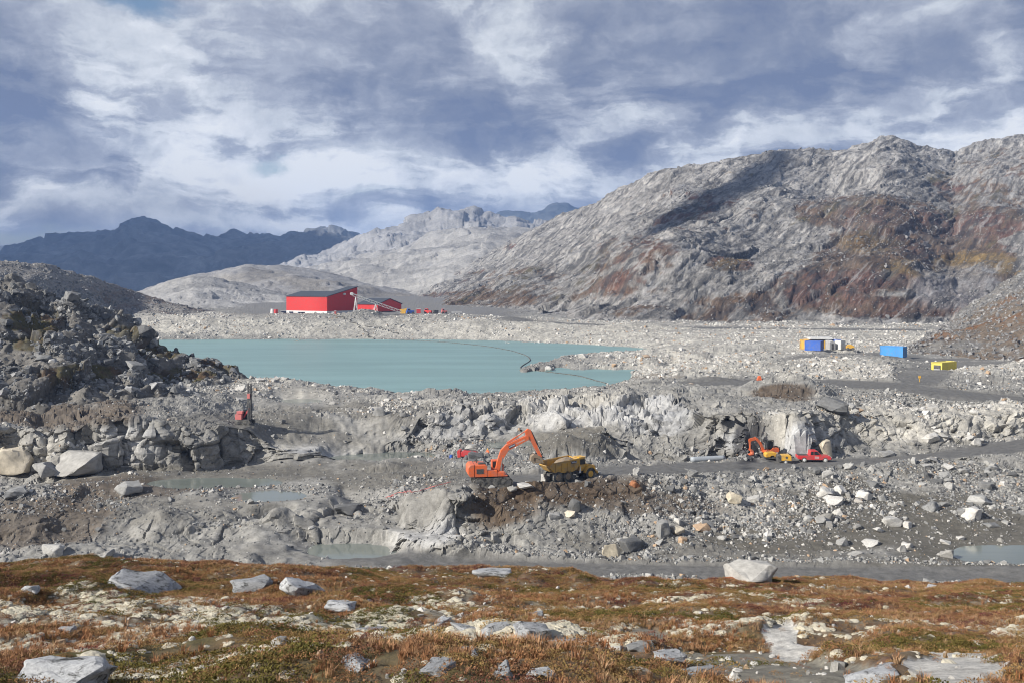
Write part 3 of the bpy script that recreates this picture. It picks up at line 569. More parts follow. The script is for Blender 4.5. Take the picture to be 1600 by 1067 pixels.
# ---------------------------------------------------------------- water
def water_mat(name, c, rough, bump=.15, scale=.6, spec=.5, ior=1.33):
    m = bpy.data.materials.new(name); m.use_nodes = True; t = NT(m.node_tree)
    pos = t.n('ShaderNodeNewGeometry').outputs['Position']
    mp = t.n('ShaderNodeMapping', {'Vector': pos, 'Scale': (.6, 1.6, 1)}).outputs[0]
    n = t.noise(mp, scale, 6, .6); n2 = t.noise(t.n('ShaderNodeMapping', {'Vector': pos, 'Scale': (.25, 1.5, 1)}).outputs[0], .05, 6, .65, .6)
    cc = t.mix(t.mr(n2, .35, .65), c, tuple(x*.82 for x in c))
    b = t.n('ShaderNodeBump', {'Height': n, 'Strength': bump, 'Distance': .1})
    p = t.n('ShaderNodeBsdfPrincipled', {'Base Color': cc, 'Roughness': rough, 'Normal': b.outputs[0], 'IOR': ior, 'Specular IOR Level': spec})
    t.n('ShaderNodeOutputMaterial', {0: p.outputs[0]})
    return m
def sheet(name, pts, z, m):
    b = MB(); b.add([(x, y, z) for x, y in pts], [tuple(range(len(pts)))]); o = b.build(name, m); tag(o, kind='structure'); return o
def XY(px_, D_): return ((px_-CX)/F*D_, D_)
LAKEZ = CAMZ-25
sheet('lake_water', [XY(150, 200), XY(960, 205), XY(985, 240), XY(1080, 285), XY(1120, 370), XY(1060, 440), XY(-200, 445), XY(-200, 230)], LAKEZ, water_mat('glacial lake water', (.205, .325, .315), .42, .7, .9, .38))
M_pond = water_mat('muddy pond water', (.19, .21, .185), .07, .10, 1.2, .5)
def pool(name, cx_, D_, rx, ry, z, sd, m=M_pond, n=48):
    X, Y = XY(cx_, D_)
    return sheet(name, [(X+rx*1.5*math.cos(2*math.pi*i/n), Y+ry*1.5*math.sin(2*math.pi*i/n)) for i in range(n)], z, m)
def pool_r(P, X, Y, rx, ry):
    return np.sqrt(((P[..., 0]-X)/rx)**2+((P[..., 1]-Y)/ry)**2)+.30*fbm(P, rx*.45, 4, 909)
POOLS = [('pond', 1600, 113.2, 8.5, 4.2, 31.02), ('pond', 545, 114.5, 5.5, 3.4, 30.92), ('pond', 330, 139, 9.5, 3.6, 28.08), ('pond', 420, 130.5, 5.2, 3.2, 28.1), ('pond', 610, 158.5, 10.5, 5.0, 27.98), ('pond', 800, 163, 5, 2.6, 26.6)]
POOLS.append(('pond', 465, 191, 5.6, 5.0, 22.9))
for i, (nm, a, b_, c_, d_, hh) in enumerate(POOLS): pass

exec_pools = [pool(nm, a, b_, c_, d_, CAMZ-hh, i*1.7) for i, (nm, a, b_, c_, d_, hh) in enumerate(POOLS)]
# hollow the ground under the ponds so the water sheets lie in basins
def hollow():
    me = ground.data; P = G_P
    for (_, a, b_, rx, ry, hh) in POOLS:
        X, Y = XY(a, b_); r = pool_r(P, X, Y, rx, ry); z0 = CAMZ-hh
        k = 1-sstep(r, 1.5, 2.3); shore = z0-.45+.62*sstep(r, .72, 1.12)+.10*fbm(P, 1.3, 3, 905)+.35*sstep(r, 1.1, 1.8)*(.5+fbm(P, 3, 3, 907))
        kk = np.where(r < 1.5, 1.0, k); P[..., 2] = P[..., 2]*(1-kk)+np.where(r < 1.15, shore, np.maximum(shore, np.minimum(P[..., 2], z0+1.6)))*kk
    me.vertices.foreach_set('co', P.reshape(-1).astype(np.float32)); me.update()
hollow()
for (_, a, b_, rx, ry, hh) in POOLS:
    X, Y = XY(a, b_); k = 1-sstep(np.sqrt(((G_P[..., 0]-X)/rx)**2+((G_P[..., 1]-Y)/ry)**2), 2.0, 2.9); Zs = smooth_cols(smooth_rows(G_P[..., 2], 8), 8); G_P[..., 2] = G_P[..., 2]*(1-k)+Zs*k
GU, GV = project(G_P)
# ---------------------------------------------------------------- clouds added over the left, unseen, to throw shade on the mountains
M_shade_cloud = bpy.data.materials.new('cloud'); M_shade_cloud.use_nodes = True; t = NT(M_shade_cloud.node_tree)
t.n('ShaderNodeOutputMaterial', {0: t.n('ShaderNodeBsdfPrincipled', {'Base Color': (.8, .8, .82, 1), 'Roughness': 1.0, 'Specular IOR Level': 0.0}).outputs[0]})
from mathutils import noise as mno
def cloud(c, semi, rz, seed):
    bm = bmesh.new(); bmesh.ops.create_icosphere(bm, subdivisions=5, radius=1)
    for v_ in bm.verts:
        q = v_.co*2.1+Vector((seed, 0, 0)); k = 1+.30*mno.noise(q)+.16*mno.noise(q*2.7)+.07*mno.noise(q*7); v_.co = v_.co*k
        if v_.co.z < 0: v_.co.z *= .4
        v_.co = Vector((v_.co.x*semi[0], v_.co.y*semi[1], v_.co.z*semi[2]))
    me = bpy.data.meshes.new('cloud'); bm.to_mesh(me); bm.free(); me.materials.append(M_shade_cloud); me.polygons.foreach_set('use_smooth', [True]*len(me.polygons))
    o = bpy.data.objects.new('cloud', me); COL.objects.link(o); o.location = c; o.rotation_euler = (0, 0, rz); tag(o, kind='structure')
hor = Vector((sv.x, sv.y, 0)).normalized()/math.tan(R(SUN_EL))
def shade_cloud_over(p, hgt, semi, rz, seed): p = Vector(p); cloud(p+hor*(hgt-p.z)+Vector((0, 0, hgt-p.z)), semi, rz, seed)
shade_cloud_over((-1450, 2950, 60), 1600, (1000, 1250, 180), .1, 3)
shade_cloud_over((172, 740, 78), 900, (215, 17, 9), math.atan2(297, 299), 8)

# ---------------------------------------------------------------- air
hz = MB(); hz.box((0, 2850, 155), (10400, 5900, 360)); hzo = hz.build('haze', (hm := bpy.data.materials.new('haze'))); tag(hzo, kind='stuff')
hm.use_nodes = True; t = NT(hm.node_tree); vol = t.n('ShaderNodeVolumePrincipled', {'Color': (.33, .54, 1.0, 1), 'Density': .00014, 'Anisotropy': 0.0}); t.n('ShaderNodeOutputMaterial', {'Volume': vol.outputs[0]})

# ---------------------------------------------------------------- paints
M = {k: paint(k+' paint', c, r, 0, d) for k, c, r, d in (('orange', (.78, .145, .035), .42, .30), ('yellow', (.80, .44, .035), .42, .35), ('red', (.60, .035, .04), .35, .22), ('bright_red', (.72, .035, .03), .5, .12), ('blue', (.03, .12, .50), .5, .22),
     ('sky_blue', (.05, .30, .68), .5, .22), ('pale_yellow', (.74, .62, .10), .5, .18), ('white', (.74, .74, .72), .5, .2), ('light_grey', (.42, .42, .42), .6, .25), ('dark_grey', (.045, .045, .048), .6, .4), ('roof_slate', (.035, .045, .062), .6, .12),
     ('rubber', (.022, .022, .022), .85, .7), ('glass', (.015, .02, .025), .12, .05), ('steel', (.22, .22, .22), .45, .4), ('tan_dirt', (.27, .20, .13), .9, .3), ('hi_vis', (.85, .16, .03), .7, .1), ('skin', (.45, .27, .19), .7, 0), ('navy', (.02, .03, .09), .7, .2), ('pink', (.62, .16, .15), .6, .2), ('bed_ochre', (.55, .31, .045), .6, .40))}
def wheel(parent, x, y, r, wd, rim='yellow', z=None, rr=.55):
    z = r if z is None else z; s = 1 if y > 0 else -1
    b = MB(); b.cyl((x, y-wd/2, z), (x, y+wd/2, z), r*.97, 26)
    for i in range(22):                          # tread lugs
        a = 2*math.pi*i/22; b.box((x+r*.975*math.cos(a), y, z+r*.975*math.sin(a)), (r*.07, wd*.96, r*.12), (0, -a, 0))
    w_ = b.build('wheel', M['rubber'], parent)
    b = MB(); b.cyl((x, y+s*(wd/2-.02), z), (x, y+s*(wd/2+.03), z), r*rr, 20, r*rr*.9); b.cyl((x, y+s*(wd/2+.02), z), (x, y+s*(wd/2+.07), z), r*.22, 12); b.build('rim', M[rim], w_)
    return w_
def crawler(parent, y, L, H, wd, name='track'):
    r = H/2; b = MB(); n = 12; prof = []
    for i in range(n+1): a = -math.pi/2+math.pi*i/n; prof.append((L/2-r+r*.94*math.cos(a), r+r*.94*math.sin(a)))
    for i in range(n+1): a = math.pi/2+math.pi*i/n; prof.append((-L/2+r+r*.94*math.cos(a), r+r*.94*math.sin(a)))
    b.prism(prof, y-wd/2, y+wd/2)
    per = 2*(L-2*r)+2*math.pi*r; k = int(per/.2)
    for i in range(k):
        d = per*i/k; s1 = L-2*r
        if d < s1: x, z, a = -s1/2+d, 2*r, 0
        elif d < s1+math.pi*r: q = (d-s1)/r; x, z, a = s1/2+r*math.sin(q), r+r*math.cos(q), q
        elif d < 2*s1+math.pi*r: x, z, a = s1/2-(d-s1-math.pi*r), 0, math.pi
        else: q = (d-2*s1-math.pi*r)/r; x, z, a = -s1/2-r*math.sin(q), r-r*math.cos(q), math.pi+q
        b.box((x, y, z), (.15, wd*1.04, .06), (0, a, 0))
    t_ = b.build(name, M['rubber'], parent)
    b = MB(); s = 1 if y > 0 else -1
    for x in np.linspace(-L/2+r, L/2-r, 6): b.cyl((x, y+s*wd*.5, r*.92), (x, y+s*(wd*.5+.05), r*.92), r*(.62 if abs(x) > L/2-r-.1 else .34), 14)
    b.build('roller', M['dark_grey'], t_)
    return t_
def poly_arm(b, pts, w0, y0=0.0):
    """box-section arm: outline in x,z extruded across"""
    b.prism(pts, y0-w0/2, y0+w0/2); return b

# ---------------------------------------------------------------- big orange excavator
def at_ground(o, x, y, half=1.5, sink=.05):
    z = max(ground_z(x+a, y+b) for a in (-half, 0, half) for b in (-half, 0, half)) if half else ground_z(x, y)
    zs = sorted(ground_z(x+a, y+b) for a in (-half, 0, half) for b in (-half, 0, half)) if half else [z]
    o.location = (x, y, zs[len(zs)//2]-sink)
def level(x, y, rx, ry, z=None, rot=0.0, skirt=.6):
    """flatten the earth under something heavy"""
    P = G_P; c, s_ = math.cos(rot), math.sin(rot); dx_, dy_ = P[..., 0]-x, P[..., 1]-y
    r = np.sqrt(((dx_*c+dy_*s_)/rx)**2+((-dx_*s_+dy_*c)/ry)**2); z = ground_z(x, y) if z is None else z
    k = 1-sstep(r, 1.0, 1+skirt); P[..., 2] = P[..., 2]*(1-k)+z*k; return z
def place(o, px_, D_, rz, rx=3, ry=2, h=None, lift=0.0):
    x, y = XY(px_, D_); z = level(x, y, rx, ry, None if h is None else CAMZ-h, rz); o.location = (x, y, z+lift); o.rotation_euler = (0, 0, rz); return o

e = empty('excavator'); tag(e, 'large orange crawler excavator loading the yellow dump truck', 'excavator')
for y in (-1.4, 1.4): crawler(e, y, 5.3, 1.15, .7)
b = MB(); b.box((0, 0, .75), (3.2, 2.2, .5)); b.cyl((0, 0, .95), (0, 0, 1.28), .95, 24); b.build('undercarriage', M['dark_grey'], e)
b = MB(); b.prism([(-3.05, 1.35), (-3.35, 1.7), (-3.35, 2.55), (-3.05, 2.95), (-2.5, 3.0), (-2.5, 1.35)], -1.55, 1.55); b.build('counterweight', M['orange'], e, .07)
b = MB(); b.prism([(-2.5, 1.35), (-2.5, 2.92), (-1.0, 2.92), (-.75, 2.75), (-.75, 1.35)], -1.5, 1.5); eh = b.build('engine_cover', M['orange'], e, .05)
b = MB(); b.box((-1.75, -1.51, 2.1), (.95, .03, .62)); b.build('grille', M['dark_grey'], eh)
b = MB()
for i in range(7): b.box((-2.15+i*.135, -1.535, 2.1), (.035, .03, .6))
b.build('louvre', M['steel'], eh)
b = MB(); b.cyl((-2.0, .5, 2.9), (-2.0, .5, 3.45), .09, 10); b.box((-1.4, -.5, 2.98), (1.0, .8, .16)); b.build('exhaust', M['dark_grey'], eh)
b = MB(); b.box((-.1, -1.05, 1.75), (1.35, .85, .8)); b.box((1.1, -1.0, 1.65), (1.0, .9, .55)); b.box((.3, 0, 1.42), (3.4, 2.9, .14)); b.build('side_tank', M['orange'], e, .04)
b = MB(); b.prism([(.1, 1.5), (.1, 3.15), (1.3, 3.2), (1.75, 2.5), (1.75, 1.5)], .55, 1.5); cb = b.build('cab', M['orange'], e, .04)
b = MB(); b.prism([(.25, 2.2), (.25, 3.0), (1.22, 3.05), (1.62, 2.45), (1.62, 2.2)], .53, 1.52); b.box((1.66, 1.02, 2.0), (.06, .8, .8)); b.build('window', M['glass'], cb)
boom = MB(); poly_arm(boom, [(.45, 1.7), (.95, 1.65), (1.55, 3.4), (2.3, 4.55), (5.15, 5.95), (5.05, 6.45), (4.75, 6.5), (2.0, 5.35), (1.25, 4.6), (.75, 3.2)], .62)
bo = boom.build('boom', M['orange'], e, .03)
b = MB()
for s in (-1, 1): b.box((2.75, s*.325, 5.15), (.95, .02, .34), (0, -R(25), 0))
b.build('badge', M['navy'], bo)
b = MB()
for s in (-1, 1):
    for i in range(5): b.box((2.42+i*.16, s*.338, 4.99+i*.075), (.045, .012, .2), (0, -R(25), 0)); b.box((2.50+i*.16, s*.338, 5.03+i*.075), (.09, .012, .05), (0, -R(25), 0))
    for i in range(8): b.box((3.45+i*.14, s*.318, 5.48+i*.066), (.07, .012, .16), (0, -R(25), 0))
b.build('lettering', M['white'], bo)
b = MB()
for y in (-.48, .48): b.bar((1.25, y, 1.6), (1.3, y, 2.7), .2); b.bar((1.3, y, 2.7), (1.45, y, 3.7), .11)
b.build('boom_cylinder', M['steel'], e)
st = MB(); poly_arm(st, [(4.55, 7.05), (4.95, 7.4), (5.35, 7.25), (5.75, 6.3), (6.95, 3.55), (6.65, 3.4), (5.3, 5.8), (4.85, 5.9)], .46); so = st.build('stick', M['orange'], e, .03)
b = MB(); b.bar((2.1, 0, 5.5), (3.5, 0, 6.35), .22); b.bar((3.5, 0, 6.35), (4.7, 0, 7.1), .12); b.build('stick_cylinder', M['orange'], e)
b = MB(); b.bar((5.45, 0, 7.0), (6.3, 0, 5.3), .2); b.bar((6.3, 0, 5.3), (7.0, 0, 4.0), .11); b.bar((7.0, 0, 4.0), (6.75, 0, 3.4), .16); b.build('bucket_cylinder', M['dark_grey'], e)
b = MB(); c = [(6.85, 3.5), (6.5, 3.75), (5.75, 4.0), (5.35, 3.7), (5.3, 3.1), (5.75, 2.75), (6.0, 2.9), (5.65, 3.2), (5.75, 3.6), (6.5, 3.4), (6.9, 2.8), (7.05, 2.85)]
b.prism(c, -.75, -.68); b.prism(c, .68, .75); b.prism([(6.85, 3.5), (6.5, 3.75), (5.75, 4.0), (5.35, 3.7), (5.3, 3.1), (5.38, 3.1), (5.43, 3.65), (5.78, 3.9), (6.45, 3.66), (6.8, 3.42)], -.68, .68); b.prism([(5.75, 4.0), (5.35, 3.7), (5.3, 3.1), (6.7, 2.7), (6.95, 3.4)], -.66, -.6)
for i in range(5): b.box((5.62, -.55+i*.275, 2.95), (.3, .1, .08), (0, R(35), 0))
b.build('bucket', M['tan_dirt'], e)
place(e, 768, 124.0, R(9), 3.6, 2.4, 25.25); e.scale = (.92, .92, .93)

# ---------------------------------------------------------------- yellow articulated dump truck
d = empty('dump_truck'); tag(d, 'yellow articulated dump truck with a muddy tipping body being loaded', 'dump truck')
for x in (-3.1, -1.25, 3.0):
    for y in (-1.25, 1.25): wheel(d, x, y, .9, .62, 'yellow' if x > 0 else 'tan_dirt')
b = MB(); b.box((-1.4, 0, 1.15), (5.2, .9, .35)); b.box((2.3, 0, 1.1), (3.2, 1.0, .4)); b.build('chassis', M['dark_grey'], d)
prof = [(-4.75, 2.55), (-3.9, 1.65), (-.9, 1.45), (.25, 1.75), (.85, 2.5), (1.0, 3.35), (.75, 3.4), (-4.2, 3.0)]
b = MB()
for s in (-1, 1): b.prism(prof, s*1.5-.06, s*1.5+.06)
b.prism([(-4.75, 2.55), (-3.9, 1.65), (-.9, 1.45), (.25, 1.75), (.85, 2.5), (1.0, 3.35), (.88, 3.35), (.72, 2.55), (.15, 1.87), (-.9, 1.58), (-3.85, 1.78), (-4.7, 2.65)], -1.5, 1.5)
for s in (-1, 1):
    for x in (-3.6, -2.5, -1.4, -.3): b.box((x, s*1.6, 2.35), (.12, .1, 1.15), (0, 0, 0))
    b.bar((-4.3, s*1.57, 3.02), (.95, s*1.57, 3.4), .12)
bd = b.build('tipping_body', M['bed_ochre'], d)
b = MB()
for s in (-1, 1): b.box((-.25, s*1.66, 2.95), (1.0, .03, .34), (0, -R(4), 0))
b.build('badge', M['navy'], bd)
b = MB()
for s in (-1, 1):
    for i in range(4): b.box((-.62+i*.25, s*1.68, 2.94+i*.015), (.06, .02, .2)); b.box((-.52+i*.25, s*1.68, 2.90+i*.015), (.12, .02, .05))
b.build('lettering', M['white'], bd)
bm = bmesh.new(); bmesh.ops.create_icosphere(bm, subdivisions=4, radius=1)
from mathutils import noise as mno
for v_ in bm.verts:
    q = v_.co.copy(); v_.co = Vector((q.x*2.0-1.0, q.y*1.35, 2.35+max(q.z, -.3)*1.15+(.12*mno.noise(q*4)+.06*mno.noise(q*9))))
    v_.co.x += .3*v_.co.z-.7
me = bpy.data.meshes.new('load'); bm.to_mesh(me); bm.free(); me.materials.append(M['tan_dirt']); lo = bpy.data.objects.new('load', me); COL.objects.link(lo); lo.parent = d
b = MB(); b.prism([(1.35, 1.3), (1.35, 3.2), (1.5, 3.3), (2.45, 3.28), (2.6, 2.2), (2.6, 1.3)], -.75, .75); cb = b.build('cab', M['yellow'], d, .05)
b = MB(); b.prism([(1.5, 2.3), (1.5, 3.1), (2.38, 3.1), (2.48, 2.3)], -.78, .78); b.box((2.56, 0, 2.65), (.08, 1.3, .75), (0, R(-6), 0)); b.build('window', M['glass'], cb)
b = MB(); b.box((1.95, 0, 3.36), (1.35, 1.6, .1)); b.build('roof', M['yellow'], cb)
b = MB(); b.prism([(2.6, 1.35), (2.6, 2.3), (3.2, 2.28), (4.25, 1.95), (4.4, 1.7), (4.4, 1.2), (3.9, 1.2)], -.85, .85); b.build('hood', M['yellow'], d, .06)
b = MB(); b.box((4.42, 0, 1.5), (.08, 1.4, .55)); b.box((3.9, 0, 2.15), (.5, .6, .14)); b.build('radiator_grille', M['dark_grey'], d)
b = MB(); b.box((4.45, 0, 1.0), (.35, 2.6, .4)); b.build('bumper', M['yellow'], d, .04)
for s in (-1, 1):
    b = MB(); n = 10; o_ = [(3.0+1.08*math.cos(a), .9+1.08*math.sin(a)) for a in np.linspace(.25, math.pi-.2, n)]; i_ = [(3.0+.98*math.cos(a), .9+.98*math.sin(a)) for a in np.linspace(math.pi-.2, .25, n)]
    b.prism(o_+i_, s*1.0-.0, s*1.6) if s > 0 else b.prism(o_+i_, -1.6, -1.0); b.build('mudguard', M['yellow'], d)
    b = MB(); b.bar((2.6, s*.8, 2.2), (3.0, s*1.35, 2.6), .04); b.box((3.0, s*1.4, 2.85), (.06, .22, .55)); b.build('mirror', M['dark_grey'], d)
    b = MB(); b.cyl((4.4, s*1.0, 1.45), (4.5, s*1.0, 1.45), .14, 12); b.build('headlight', M['white'], d)
b = MB(); b.prism([(.75, 1.2), (1.15, 1.2), (1.15, 2.4)], -1.52, -1.5); b.build('warning_panel', M['white'], d)
place(d, 890, 129.5, R(30), 4.8, 2.2, 25.75); d.scale = (.82, .82, .86)

# ---------------------------------------------------------------- red pickup
p = empty('pickup_truck'); tag(p, 'red pickup truck with white lettering on its door, parked by the pale rock face', 'pickup')
b = MB(); b.prism([(-2.5, .5), (-2.5, 1.0), (-.75, 1.02), (-.7, 1.05), (.95, 1.05), (1.05, 1.04), (2.3, .92), (2.45, .75), (2.45, .42), (1.95, .38), (1.0, .38), (-1.0, .38), (-2.0, .42)], -.88, .88); bo_ = b.build('body', M['red'], p, .06)
b = MB(); b.prism([(-.72, 1.04), (-.62, 1.65), (-.5, 1.73), (.35, 1.73), (.5, 1.65), (1.05, 1.04)], -.76, .76); cb = b.build('cab', M['red'], p, .05)
b = MB(); b.prism([(-.55, 1.12), (-.5, 1.6), (-.15, 1.62), (-.15, 1.12)], -.78, .78); b.prism([(-.05, 1.12), (-.05, 1.62), (.4, 1.62), (.82, 1.12)], -.78, .78); b.box((.75, 0, 1.38), (.06, 1.3, .62), (0, -R(42), 0)); b.build('window', M['glass'], cb)
b = MB()
for s in (-1, 1):
    for i, c_ in enumerate((0, .13, .26, .39, .52)): b.box((.05+c_, s*.885, .83), (.08, .02, .13)); b.box((.05+c_, s*.885, .66), (.1, .02, .07))
b.build('door_lettering', M['white'], bo_)
b = MB(); b.box((-1.65, 0, 1.03), (1.5, 1.5, .02)); b.build('bed', M['dark_grey'], bo_)
for x in (-1.55, 1.55):
    for y in (-.8, .8): wheel(p, x, y, .37, .24, 'white', rr=.62)
b = MB(); b.box((2.48, 0, .55), (.12, 1.7, .2)); b.build('front_bumper', M['dark_grey'], p, .02)
b = MB(); b.box((-2.53, 0, .52), (.1, 1.6, .16)); b.build('rear_bumper', M['steel'], p)
for s in (-1, 1): b = MB(); b.box((2.42, s*.68, .78), (.1, .3, .16)); b.build('headlight', M['white'], p)
place(p, 1271, 150.0, R(-4), 3, 1.6)

# ---------------------------------------------------------------- compact excavator, housing, compressor
x_ = empty('compact_excavator'); tag(x_, 'small orange excavator with a dark open cab, arm raised in front of the black rock', 'excavator')
for y in (-.7, .7): crawler(x_, y, 2.4, .6, .36)
b = MB(); b.cyl((0, 0, .5), (0, 0, .75), .5, 18); b.box((0, 0, .42), (1.4, 1.1, .25)); b.build('undercarriage', M['dark_grey'], x_)
b = MB(); b.prism([(-1.25, .8), (-1.4, 1.1), (-1.25, 1.5), (-.3, 1.55), (.1, 1.15), (.95, 1.1), (.95, .75)], -.85, .85); b.build('engine_cover', M['orange'], x_, .06)
b = MB(); b.box((-1.42, 0, 1.2), (.3, 1.5, .8)); b.build('counterweight', M['dark_grey'], x_, .05)
b = MB()
for s in (-.05, .8):
    b.bar((-.5, s, 1.4), (-.45, s, 2.6), .09); b.bar((.55, s, 1.15), (.42, s, 2.6), .09); b.bar((-.45, s, 2.6), (.42, s, 2.6), .09); b.bar((0, s, 1.3), (0, s, 2.6), .06)
b.box((0, .375, 2.64), (1.0, .95, .08)); b.box((.0, .375, 1.9), (.78, .78, 1.15)); cb = b.build('cab', M['glass'], x_)
b = MB(); b.box((-.15, .3, 1.7), (.5, .5, .6)); b.build('seat', M['dark_grey'], cb)
b = MB(); poly_arm(b, [(.8, 1.0), (1.05, .95), (1.5, 2.0), (2.25, 2.75), (2.2, 2.98), (1.95, 3.0), (1.3, 2.35), (.85, 1.5)], .24); b.build('boom', M['orange'], x_, .02)
b = MB(); poly_arm(b, [(2.1, 3.15), (2.35, 3.1), (3.25, 2.9), (3.3, 2.7), (3.15, 1.3), (3.0, 1.3), (2.95, 2.5), (2.2, 2.7)], .2); b.build('stick', M['orange'], x_, .02)
b = MB(); b.bar((.95, .0, 1.3), (1.6, 0, 2.75), .1); b.bar((1.5, 0, 3.0), (2.3, 0, 3.25), .09); b.build('hydraulic_cylinder', M['steel'], x_)
b = MB(); b.prism([(3.2, 1.35), (2.85, 1.3), (2.6, .95), (2.7, .5), (3.3, .4), (3.35, .5), (2.9, .65), (2.85, .9), (3.1, 1.1)], -.4, .4); b.build('bucket', M['orange'], x_)
b = MB(); b.prism([(1.25, .1), (1.35, .1), (1.4, .65), (1.25, .65)], -.9, .9); b.build('dozer_blade', M['dark_grey'], x_)
place(x_, 1201, 153, R(180+12), 2.6, 2.0, 26.9)
g = empty('roller_drum_unit'); tag(g, 'rounded yellow machine housing in front of the small orange excavator', 'machine')
b = MB(); b.prism([(-.9, .35), (-.95, .8), (-.7, 1.05), (.5, 1.1), (.95, .85), (1.0, .4), (.5, .35), (.35, .55), (-.1, .55), (-.25, .35)], -.55, .55); b.build('housing', M['yellow'], g, .07)
b = MB(); b.box((0, 0, .25), (1.9, .9, .25)); b.build('base', M['dark_grey'], g)
b = MB(); b.cyl((.85, -.58, .5), (.85, .58, .5), .12, 10); b.build('lamp', M['bright_red'], g)
place(g, 1204, 150.4, R(6), 1.4, 1.2, 26.75)
g = empty('compressor_trailer'); tag(g, 'dark and yellow compressor trailer with one white wheel behind the red pickup', 'trailer')
b = MB(); b.prism([(-1.05, .35), (-1.1, 1.2), (-.95, 1.3), (-.5, 1.3), (-.5, .35)], -.65, .65); b.build('tool_box', M['dark_grey'], g, .04)
b = MB(); b.prism([(-.5, .5), (-.5, 1.35), (.75, 1.38), (.95, 1.2), (1.0, .5)], -.66, .66); ho_ = b.build('hood', M['yellow'], g, .06)
b = MB(); b.cyl((.25, -.67, 1.0), (.25, -.69, 1.0), .18, 14); b.build('fan_guard', M['dark_grey'], ho_)
b = MB(); b.box((0, 0, .42), (2.1, 1.1, .14)); b.bar((1.0, 0, .42), (2.0, 0, .35), .08); b.build('chassis', M['dark_grey'], g)
for y in (-.62, .62): wheel(g, 0.1, y, .3, .18, 'white', rr=.6)
place(g, 1225, 149, R(-3), 1.6, 1.1)
g = MB(); g.tube([(x, 0, .42) for x in np.linspace(-2.75, 2.75, 12)], .42, 18); g = g.build('culvert_pipe', M['light_grey'], None, 0, True); tag(g, 'long grey pipe lying on the edge of the haul road', 'pipe'); place(g, 1106, 151.5, R(14), 3, 1.0, None, -.06); g.data.materials[0] = paint('pipe grey', (.36, .39, .42), .5, 0, .2)

# ---------------------------------------------------------------- drill rig
g = empty('drill_rig'); tag(g, 'red rock drill with its tall dark mast upright on the bench at the left', 'drill rig')
for y in (-.85, .85): crawler(g, y, 2.6, .7, .4)
b = MB(); b.box((0, 0, .7), (1.8, 1.4, .3)); b.build('undercarriage', M['dark_grey'], g)
b = MB(); b.box((-.85, -.1, 1.25), (1.1, 1.3, .85)); b.build('engine_cover', M['pink'], g, .05)
b = MB(); b.box((-.7, -.1, 1.95), (1.0, 1.0, .4)); b.build('hood', M['pink'], g, .05)
b = MB(); b.box((.1, .4, 1.7), (.8, .9, 1.5)); b.build('cab', M['glass'], g, .04)
b = MB()
for sx_ in (-.22, .22):
    for sy_ in (-.18, .18): b.bar((.75+sx_, sy_, .15), (.75+sx_, sy_, 6.6), .11)
for i in range(14): z = .3+i*.42; b.bar((.58, -.14, z), (.92, -.14, z+.4), .045); b.bar((.92, .14, z), (.58, .14, z+.4), .045)
b.box((.75, 0, 6.1), (.5, .4, .2)); b.box((.75, 0, .25), (.6, .5, .25)); b.build('mast', M['dark_grey'], g)
b = MB(); b.cyl((.75, -.2, .3), (.75, -.2, 5.2), .06, 8); b.build('drill_rod', M['steel'], g)
b = MB(); b.box((.72, -.25, 4.6), (.45, .35, .75)); b.build('rock_drill', M['pink'], g)
b = MB(); b.bar((-.2, 0, 1.1), (.7, 0, 2.6), .22); b.build('boom', M['red'], g)
b = MB(); b.tube([(.6, .3, 4.6), (.2, .4, 3.4), (.1, .4, 2.2), (-.3, .3, 1.5)], .05, 6); b.build('hose', M['rubber'], g)
place(g, 383, 160, R(-8), 1.8, 1.4, 22.9)

# ---------------------------------------------------------------- red carrier and worker
g = empty('red_carrier'); tag(g, 'small red wheeled carrier with two pale rimmed wheels beside the muddy pond', 'work vehicle')
b = MB(); b.prism([(-.9, .55), (-.95, 1.25), (-.5, 1.45), (1.35, 1.3), (1.5, 1.0), (1.3, .6)], -.65, .65); b.build('body', M['red'], g, .06)
b = MB(); b.prism([(-1.5, .35), (-1.55, 1.35), (-1.4, 1.5), (-1.05, 1.5), (-1.0, .4)], -.62, .62); cb = b.build('cab', M['red'], g, .05)
b = MB(); b.box((-1.56, 0, 1.15), (.04, .9, .5)); b.build('window', M['glass'], cb)
b = MB(); b.box((.4, 0, 1.48), (2.0, .12, .1), (0, R(6), 0)); b.bar((-.9, .2, 1.5), (1.5, .2, 1.75), .1); b.build('feed_arm', M['dark_grey'], g)
b = MB(); b.box((.2, 0, .5), (2.6, .8, .25)); b.build('chassis', M['dark_grey'], g)
for x in (-.05, 1.05):
    for y in (-.6, .6): wheel(g, x, y, .4, .3, 'white', rr=.6)
place(g, 731, 153, R(-8), 2, 1.3, 27.3)
